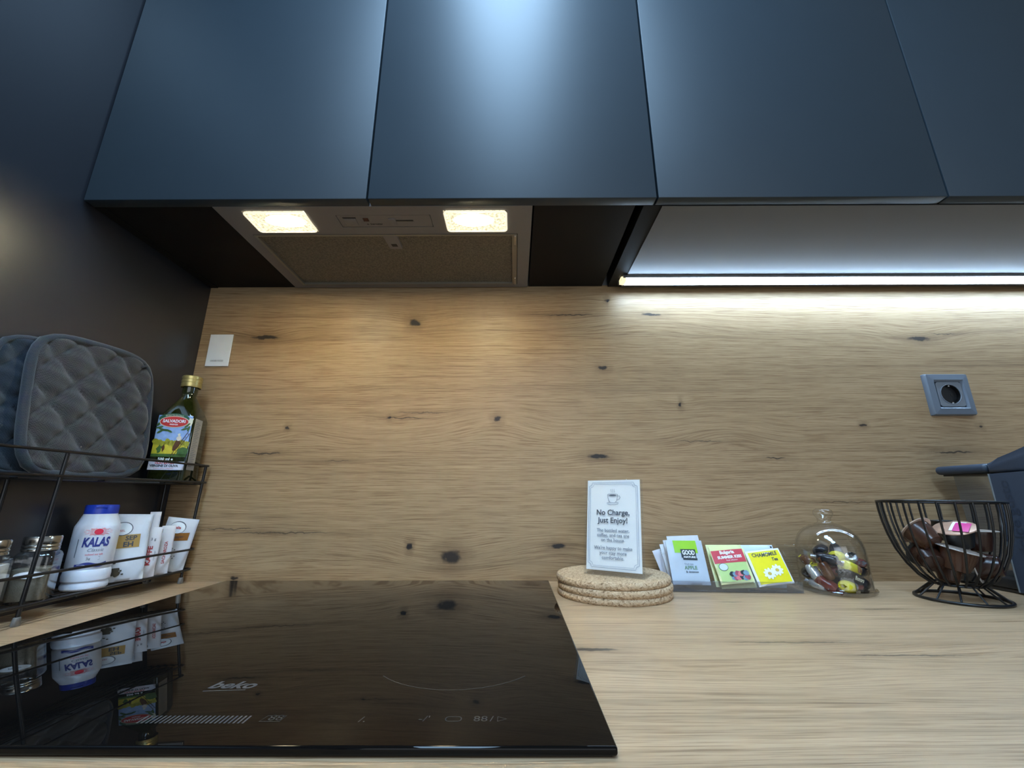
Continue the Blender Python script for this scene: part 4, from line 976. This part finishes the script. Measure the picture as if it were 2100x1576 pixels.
for (fx, fz) in ((-0.005, 0.0175), (0.009, 0.0215)):
    for k in range(9):
        a = 2 * math.pi * k / 9; blob('petal_print', W, (fx + 0.0058 * math.cos(a), fz + 0.0052 * math.sin(a)), 0.0040, 0.0022, M_white, t3, 0.0009 + 0.00002 * k, 10, math.degrees(a), 0.05, 1, k)
    blob('flower_heart', W, (fx, fz), 0.0030, 0.0026, pm('flower_heart', (0.62, 0.48, 0.08), 0.4), t3, 0.0012)
# second clear box further right
bx = thing('acrylic_box', 'low empty clear acrylic box standing behind the glass cloche', 'box', (1.118, -0.034, 0))
bw = 0.060
for nm, a, c in (('front_panel', (-bw, -0.0090, 0.0005), (bw, -0.0075, 0.064)), ('back_panel', (-bw, 0.0285, 0.0005), (bw, 0.030, 0.064)), ('side_panel', (-bw, -0.0075, 0.0005), (-bw + 0.0015, 0.0285, 0.066)), ('side_panel', (bw - 0.0015, -0.0075, 0.0005), (bw, 0.0285, 0.064)), ('bottom_panel', (-bw + 0.0015, -0.0075, 0.0005), (bw - 0.0015, 0.0285, 0.002))):
    box(nm, a, c, M_acrylic, bx, bev=0.0003, seg=1)

# =================================================================== GLASS CLOCHE WITH SWEETS
DC = (1.1010, -0.0834)
cl = thing('glass_cloche', 'small clear glass cloche on a glass plate, full of wrapped sweets', 'cloche', (DC[0], DC[1], 0))
lathe('plate', [(0, 0.0005), (0.050, 0.0005), (0.0535, 0.0030), (0.0545, 0.0060), (0.0535, 0.0075), (0.0500, 0.0068), (0.0480, 0.0052), (0, 0.0048)], M_glass, cl, 64)
dome = lathe('dome', [(0.0500, 0.0078), (0.0508, 0.0090), (0.0500, 0.0105), (0.0496, 0.030), (0.0494, 0.055), (0.0486, 0.068), (0.0462, 0.079), (0.0415, 0.089), (0.0340, 0.0970), (0.0240, 0.1030), (0.0145, 0.1065), (0.0105, 0.1085), (0.0096, 0.1110), (0.0104, 0.1150), (0.0135, 0.1190), (0.0148, 0.1230), (0.0135, 0.1275), (0.0090, 0.1305), (0, 0.1315)], M_glass, cl, 72, None, 60)
lathe('dome_inner_skin', [(0.0486, 0.0090), (0.0482, 0.054), (0.0474, 0.067), (0.0450, 0.0775), (0.0405, 0.087), (0.0332, 0.0950), (0.0235, 0.1008), (0.0120, 0.1045), (0, 0.1055)], M_glass, dome, 72, None, 60)
M_gyel = pm('yellow_wrapper', (0.74, 0.66, 0.03), 0.22, var=0.15, scale=150, bump=0.5, bscale=220)
M_gblk = pm('black_wrapper', (0.015, 0.014, 0.018), 0.2, var=0.3, bump=0.5, bscale=220)
M_gsil = pm('silver_foil_wrapper', (0.72, 0.74, 0.80), 0.2, metal=0.7, bump=0.8, bscale=160)
M_gred = pm('dark_red_wrapper', (0.16, 0.025, 0.02), 0.18, var=0.4, bump=0.6, bscale=200)
M_gbrn = pm('brown_wrapper', (0.12, 0.045, 0.02), 0.2, var=0.4, bump=0.6, bscale=200)
M_nut = pm('caramel_print', (0.30, 0.15, 0.06), 0.3)
def sweet(label, pos, rz, ry, mat, tw, big=1.0, decor=None):
    t = thing('wrapped_sweet', label, 'sweet', pos, 0, 'wrapped sweets in the glass cloche')
    M = Matrix.Rotation(rz, 4, 'Z') @ Matrix.Rotation(ry, 4, 'Y')
    bm = bmesh.new(); n = 12; Ls = (-0.0125, -0.0118, -0.0095, -0.004, 0.004, 0.0095, 0.0118, 0.0125); Rr = (0.0022, 0.0062, 0.0078, 0.0084, 0.0084, 0.0078, 0.0062, 0.0022)
    rings = []
    for l, rr in zip(Ls, Rr):
        rings.append([bm.verts.new(M @ Vector((l * big, rr * big * math.cos(2 * math.pi * k / n), rr * big * 0.85 * math.sin(2 * math.pi * k / n)))) for k in range(n)])
    for A, B_ in zip(rings, rings[1:]):
        for k in range(n): bm.faces.new((A[k], A[(k + 1) % n], B_[(k + 1) % n], B_[k]))
    bm.faces.new(rings[0]); bm.faces.new(rings[-1])
    core = finish(bm, 'wrapped_body', mat, t)
    for s in (-1, 1):
        bm = bmesh.new(); m_ = 10; A = []; B_ = []
        for k in range(m_):
            a = 2 * math.pi * k / m_
            A.append(bm.verts.new(M @ Vector((s * 0.0122 * big, 0.0017 * math.cos(a), 0.0017 * math.sin(a)))))
            fl = 1.0 if k % 2 else 0.72
            B_.append(bm.verts.new(M @ Vector((s * 0.0185 * big, 0.0068 * fl * math.cos(a), 0.0034 * fl * math.sin(a)))))
        for k in range(m_): bm.faces.new((A[k], A[(k + 1) % m_], B_[(k + 1) % m_], B_[k]))
        finish(bm, 'twisted_end', tw, t, smooth=False)
    Wsw = lambda u, v, off: M @ Vector((u, -(0.0084 * big + off) * math.cos(v / 0.0075), (0.0072 * big + off) * math.sin(v / 0.0075)))
    if decor == 'nut': blob('oval_print', Wsw, (0.003, 0.001), 0.0052, 0.0042, M_nut, t, 0.0008, 20)
    if decor == 'foil': blob('oval_print', Wsw, (0.0, 0.001), 0.0050, 0.0045, M_gsil, t, 0.0008, 20)
    if decor == 'text': lettering('Bonora', 0.006, Wsw, (0.001, -0.001), M_lcream, t, 0.0008, bold=0.0002)
    return t
SW_ = [  # dx, dy, z, rz, ry, material, twist, big, decor, label
    (-0.004, -0.0345, 0.0140, 8, 6, M_gyel, M_gyel, 1.15, 'foil', 'yellow wrapped sweet with a silver oval, lowest at the front'),
    (0.0060, -0.0300, 0.0370, -6, 22, M_gyel, M_gbrn, 1.25, 'nut', 'yellow wrapped sweet with a brown oval, high at the front'),
    (0.0020, -0.0350, 0.0262, -10, 20, M_gblk, M_gblk, 1.25, 'text', 'black wrapped sweet with pale script between the two yellow ones'),
    (0.0240, -0.0220, 0.0150, 20, 12, M_gblk, M_gsil, 1.15, None, 'black wrapped sweet with silver twist at lower right'),
    (0.0300, -0.0080, 0.0290, 60, 20, M_gblk, M_gblk, 1.1, None, 'dark wrapped sweet against the right side of the cloche'),
    (-0.0270, -0.0220, 0.0150, 60, 30, M_gred, M_gred, 1.1, None, 'dark red wrapped sweet at lower left'),
    (-0.0250, -0.0240, 0.0330, 80, 70, M_gbrn, M_gbrn, 1.0, None, 'brown wrapped sweet standing on end at the left'),
    (-0.0330, -0.0080, 0.0280, 70, 50, M_gsil, M_gsil, 1.0, None, 'silver foil sweet pressed against the left side'),
    (-0.0180, -0.0200, 0.0490, 10, 10, M_gblk, M_gsil, 1.05, None, 'black sweet with silver twist on top at the left'),
    (0.0020, -0.0120, 0.0520, 0, 5, M_gyel, M_gred, 1.05, None, 'yellow wrapped sweet on top of the heap'),
    (0.0210, -0.0120, 0.0470, 40, 30, M_gsil, M_gblk, 1.05, None, 'silver and black sweet on top at the right'),
    (-0.0080, -0.0200, 0.0330, 30, -20, M_gred, M_gbrn, 1.0, None, 'dark red sweet half hidden in the middle of the heap'),
    (0.0150, 0.0080, 0.0560, 20, -30, M_gblk, M_gblk, 1.0, None, 'black sweet at the back of the heap, upper right'),
    (-0.0100, 0.0060, 0.0590, 0, -10, M_gblk, M_gblk, 1.0, None, 'black sweet at the back of the heap, topmost left'),
    (0.0330, 0.0060, 0.0140, 90, 0, M_gred, M_gred, 1.0, None, 'dark red sweet on the plate at the far right'),
    (0.0100, -0.0400, 0.0130, 5, 0, M_gred, M_gred, 0.7, None, 'small dark red twist at the front rim'),
    (-0.0100, 0.0250, 0.0200, 10, 0, M_gyel, M_gyel, 1.1, None, 'yellow sweet at the back of the plate'),
    (0.0200, 0.0280, 0.0250, 50, 0, M_gbrn, M_gbrn, 1.1, None, 'brown sweet at the back of the plate'),
    (-0.0300, 0.0200, 0.0250, 70, 0, M_gblk, M_gsil, 1.0, None, 'black sweet at the back left of the plate'),
    (0.0000, 0.0000, 0.0330, 30, 0, M_gred, M_gred, 1.1, None, 'dark red sweet buried in the core of the heap'),
    (0.0330, -0.0150, 0.0420, 60, 10, M_gred, M_gsil, 0.95, None, 'dark red sweet high against the right side of the cloche'),
    (-0.0340, -0.0120, 0.0120, 60, 10, M_gsil, M_gsil, 0.95, None, 'silver foil sweet lowest at the left side'),
    (-0.0320, 0.0060, 0.0440, 60, 10, M_gbrn, M_gyel, 0.95, None, 'brown sweet with a yellow twist, high at the left'),
    (0.0240, -0.0280, 0.0320, 60, 10, M_gblk, M_gsil, 0.90, None, 'black sweet with silver twist at the right of the yellow oval one'),
    (0.0050, -0.0050, 0.0150, -20, 0, M_gbrn, M_gbrn, 1.1, None, 'brown sweet at the bottom centre of the heap'),
]
for dx, dy, z, rz, ry, ma, tw, big, dec, lab_ in SW_:
    rr_ = math.hypot(dx, dy)
    if dec is None and rr_ > 0.018:
        kk = min(1.0, 0.034 / rr_); dx *= kk; dy *= kk; rz = math.degrees(math.atan2(dy, dx)) + 50
    sweet(lab_, (DC[0] + dx * 1.12, DC[1] + dy * 0.98, 0.0075 + (z - 0.008) * 1.08), R(rz + 40 if dec is None else rz + 28), R(ry), ma, tw, big * 1.14, dec)

# =================================================================== WIRE BOWL WITH COFFEE CAPSULES
BC = (1.2445, -0.1428)
bowl = thing('wire_bowl', 'black wire fruit bowl on a flared foot, holding coffee capsules', 'bowl', (BC[0], BC[1], 0))
def ring(name, r, z, rad, dzf=None):
    pts = [(r * math.cos(2 * math.pi * k / 48), r * math.sin(2 * math.pi * k / 48), z + (dzf(2 * math.pi * k / 48) if dzf else 0)) for k in range(48)]
    return tube(name, pts, rad, M_wire, bowl, 8, True)
dz = lambda a: 0.0022 * math.cos(a - R(200))
ring('rim', 0.0745, 0.1420, 0.0018, dz)
ring('neck_ring', 0.0300, 0.0220, 0.0015)
ring('foot_ring', 0.0527, 0.0022, 0.0022)
prof = [(0.0745, 0.142), (0.0742, 0.128), (0.0725, 0.110), (0.0690, 0.090), (0.0630, 0.068), (0.0540, 0.048), (0.0430, 0.032), (0.0300, 0.0215), (0.012, 0.0195), (0.0, 0.0190)]
for k in range(24):
    a = 2 * math.pi * k / 24; c, s = math.cos(a), math.sin(a)
    tube('bowl_wire', [(r_ * c, r_ * s, z_ + (dz(a) * (z_ / 0.142) ** 3)) for r_, z_ in prof[:8 if k % 3 else 10]], 0.0015, M_wire, bowl, 6)
for k in range(12):
    a = 2 * math.pi * (k + 0.5) / 12; c, s = math.cos(a), math.sin(a)
    tube('foot_wire', [(0.0300 * c, 0.0300 * s, 0.0220), (0.0527 * c, 0.0527 * s, 0.0022)], 0.0013, M_wire, bowl, 6)
M_cbrn = pm('brown_capsule_plastic', (0.035, 0.013, 0.008), 0.25, var=0.1)
M_cbrn2 = pm('light_brown_capsule_plastic', (0.070, 0.030, 0.018), 0.25, var=0.1)
M_cblk = pm('black_capsule_plastic', (0.010, 0.011, 0.012), 0.3)
M_foil = pm('peach_foil', (0.50, 0.30, 0.21), 0.3, metal=0.45, var=0.2, scale=90, bump=0.4, bscale=250)
M_foil2 = pm('pale_beige_foil', (0.62, 0.50, 0.42), 0.3, metal=0.45, var=0.25, scale=90, bump=0.4, bscale=250)
M_foil3 = pm('dark_foil', (0.05, 0.05, 0.05), 0.3, metal=0.4)
M_mag = pm('magenta_print', (0.62, 0.02, 0.22), 0.35)
M_rimw = pm('pale_capsule_rim', (0.55, 0.50, 0.46), 0.3)
def capsule(label, pos, axis, body, foil, rimm, decor=False, s=1.0):
    t = thing('coffee_capsule', label, 'capsule', (BC[0] + pos[0], BC[1] + pos[1], pos[2]), 0, 'coffee capsules in the wire bowl')
    z = Vector(axis).normalized(); M = z.to_track_quat('Z', 'Y').to_matrix().to_4x4() @ Matrix.Scale(s, 4)
    lathe('cup', [(0, -0.0300), (0.0125, -0.0300), (0.0150, -0.0285), (0.0175, -0.0200), (0.0205, -0.0080), (0.0215, -0.0020), (0.0215, 0.0), (0, 0.0)], body, t, 36, M, 35)
    lathe('flange', [(0.0210, -0.0004), (0.0262, -0.0004), (0.0268, 0.0004), (0.0262, 0.0012), (0.0210, 0.0012)], rimm, t, 40, M, 35)
    lathe('foil_lid', [(0.0255, 0.0014), (0.0220, 0.0020), (0.0120, 0.0030), (0, 0.0034)], foil, t, 40, M, 60)
    if decor:
        Wl = lambda u, v, off: M @ Vector((u, v, 0.0034 - 0.9 * (u * u + v * v) ** 1.0 * 3 + off))
        patch('foil_print', Wl, -0.004, -0.016, 0.012, 0.016, M_white, t, 0.0006, 6, 6)
        patch('foil_print', Wl, 0.000, -0.018, 0.0185, 0.012, M_mag, t, 0.0010, 6, 6)
    return t
capsule('black coffee capsule with peach and magenta foil, tilted, on top at the front', (-0.0060, -0.0240, 0.1040), (-0.34, -0.20, 1), M_cblk, M_foil, M_foil, True, 0.95)
capsule('black coffee capsule behind the magenta one, lid nearly level', (0.0190, 0.0120, 0.1110), (0.06, 0.02, 1), M_cblk, M_foil3, M_cblk, False, 0.97)
capsule('glossy light brown capsule lying at the upper left, lid turned away', (-0.0420, 0.0030, 0.0990), (-0.15, 0.75, 0.65), M_cbrn2, M_foil2, M_foil2, False, 0.95)
capsule('brown capsule with beige foil lid tilted to the right, front centre', (-0.0130, -0.0280, 0.0740), (0.22, -0.22, 1), M_cbrn2, M_foil2, M_rimw, False, 1.03)
capsule('brown capsule standing level at the right side, pale rim', (0.0430, -0.0050, 0.0980), (0.02, 0.03, 1), M_cbrn, M_foil2, M_rimw, False, 0.98)
capsule('dark brown capsule lying low at the right, rim facing left', (0.0150, -0.0200, 0.0500), (-0.62, 0.78, -0.12), M_cbrn, M_foil2, M_rimw, False, 0.9)
capsule('brown capsule half hidden at the left below the glossy one', (-0.0350, 0.0030, 0.0650), (0.3, 0.7, 0.4), M_cbrn, M_foil2, M_foil3, False, 0.9)
capsule('dark capsule at the bottom back of the bowl', (0.0050, 0.0240, 0.0580), (0.1, 0.4, 0.9), M_cbrn, M_foil2, M_foil3, False, 0.9)
capsule('brown capsule with a cream underside, lowest at the left', (-0.0080, 0.0000, 0.0460), (0.3, 0.1, 0.95), M_cbrn2, M_foil2, M_foil3, False, 0.75)

# =================================================================== COFFEE MACHINE
M_mach = pm('slate_blue_plastic', (0.030, 0.044, 0.070), 0.42, var=0.05, bump=0.08, bscale=900)
M_machl = pm('slate_blue_edge', (0.16, 0.17, 0.17), 0.4)
cm = thing('coffee_machine', 'slate blue coffee machine at the right edge with a clear water tank', 'coffee machine', (1.366, 0, 0))
# side shell (faces left)
PYZm = Matrix(((0, 0, 1, 0), (1, 0, 0, 0), (0, 1, 0, 0), (0, 0, 0, 1)))
prism('side_shell', [(-0.115, 0.004), (-0.300, 0.004), (-0.320, 0.030), (-0.320, 0.180), (-0.290, 0.1885), (-0.190, 0.1895), (-0.119, 0.1870)], 0.0, 0.13, M_mach, cm, M=PYZm, angle=25)
tube('shell_edge', [(0.0, -0.1145, 0.004), (0.0, -0.1185, 0.187)], 0.0012, M_machl, cm, 6)
Wm = lambda u, v, off: Vector((-off, -u, v))
M_emb = pm('embossed_letter', (0.022, 0.032, 0.052), 0.35)
lettering('dolce gusto', 0.0200, Wm, (0.1380, 0.118), M_emb, cm, 0.0004, rot=91, bold=0.0002, width=0.115)
# tank lid and the arm that sweeps up to the right
box('tank_lid', (0.006, -0.1120, 0.1895), (0.100, -0.020, 0.2050), M_mach, cm, bev=0.0068, seg=4)
bm = bmesh.new()
bm_prism(bm, [(-0.1128, 0.1895), (-0.1128, 0.2050), (-0.135, 0.2075), (-0.158, 0.2150), (-0.185, 0.2300), (-0.215, 0.2500), (-0.260, 0.2620), (-0.318, 0.2620), (-0.318, 0.1895)], 0.006, 0.100, PYZm)
bmesh.ops.bevel(bm, geom=[e for e in bm.edges if abs(e.verts[0].co.x - e.verts[1].co.x) < 1e-6], offset=0.0050, segments=3, profile=0.5, affect='EDGES')
finish(bm, 'brew_head', M_mach, cm, angle=60)
box('lid_seal', (0.014, -0.1100, 0.1870), (0.096, -0.028, 0.1897), M_black, cm, bev=0.0008)
tk = loft('water_tank', [(0.036, 0.008, 0.022), (0.0375, 0.008, 0.10), (0.039, 0.008, 0.188)], M_ghost, cm, 50, Matrix.Translation((0.062, -0.072, 0)))
box('base_plate', (0.006, -0.330, 0.0005), (0.130, -0.014, 0.0060), M_black, cm, bev=0.002)
box('tank_seat', (0.004, -0.113, 0.006), (0.128, -0.020, 0.022), M_black, cm, bev=0.003)
tube('float_pin', [(0.020, -0.10, 0.120), (0.050, -0.092, 0.150)], 0.0022, M_wire, cm, 8)
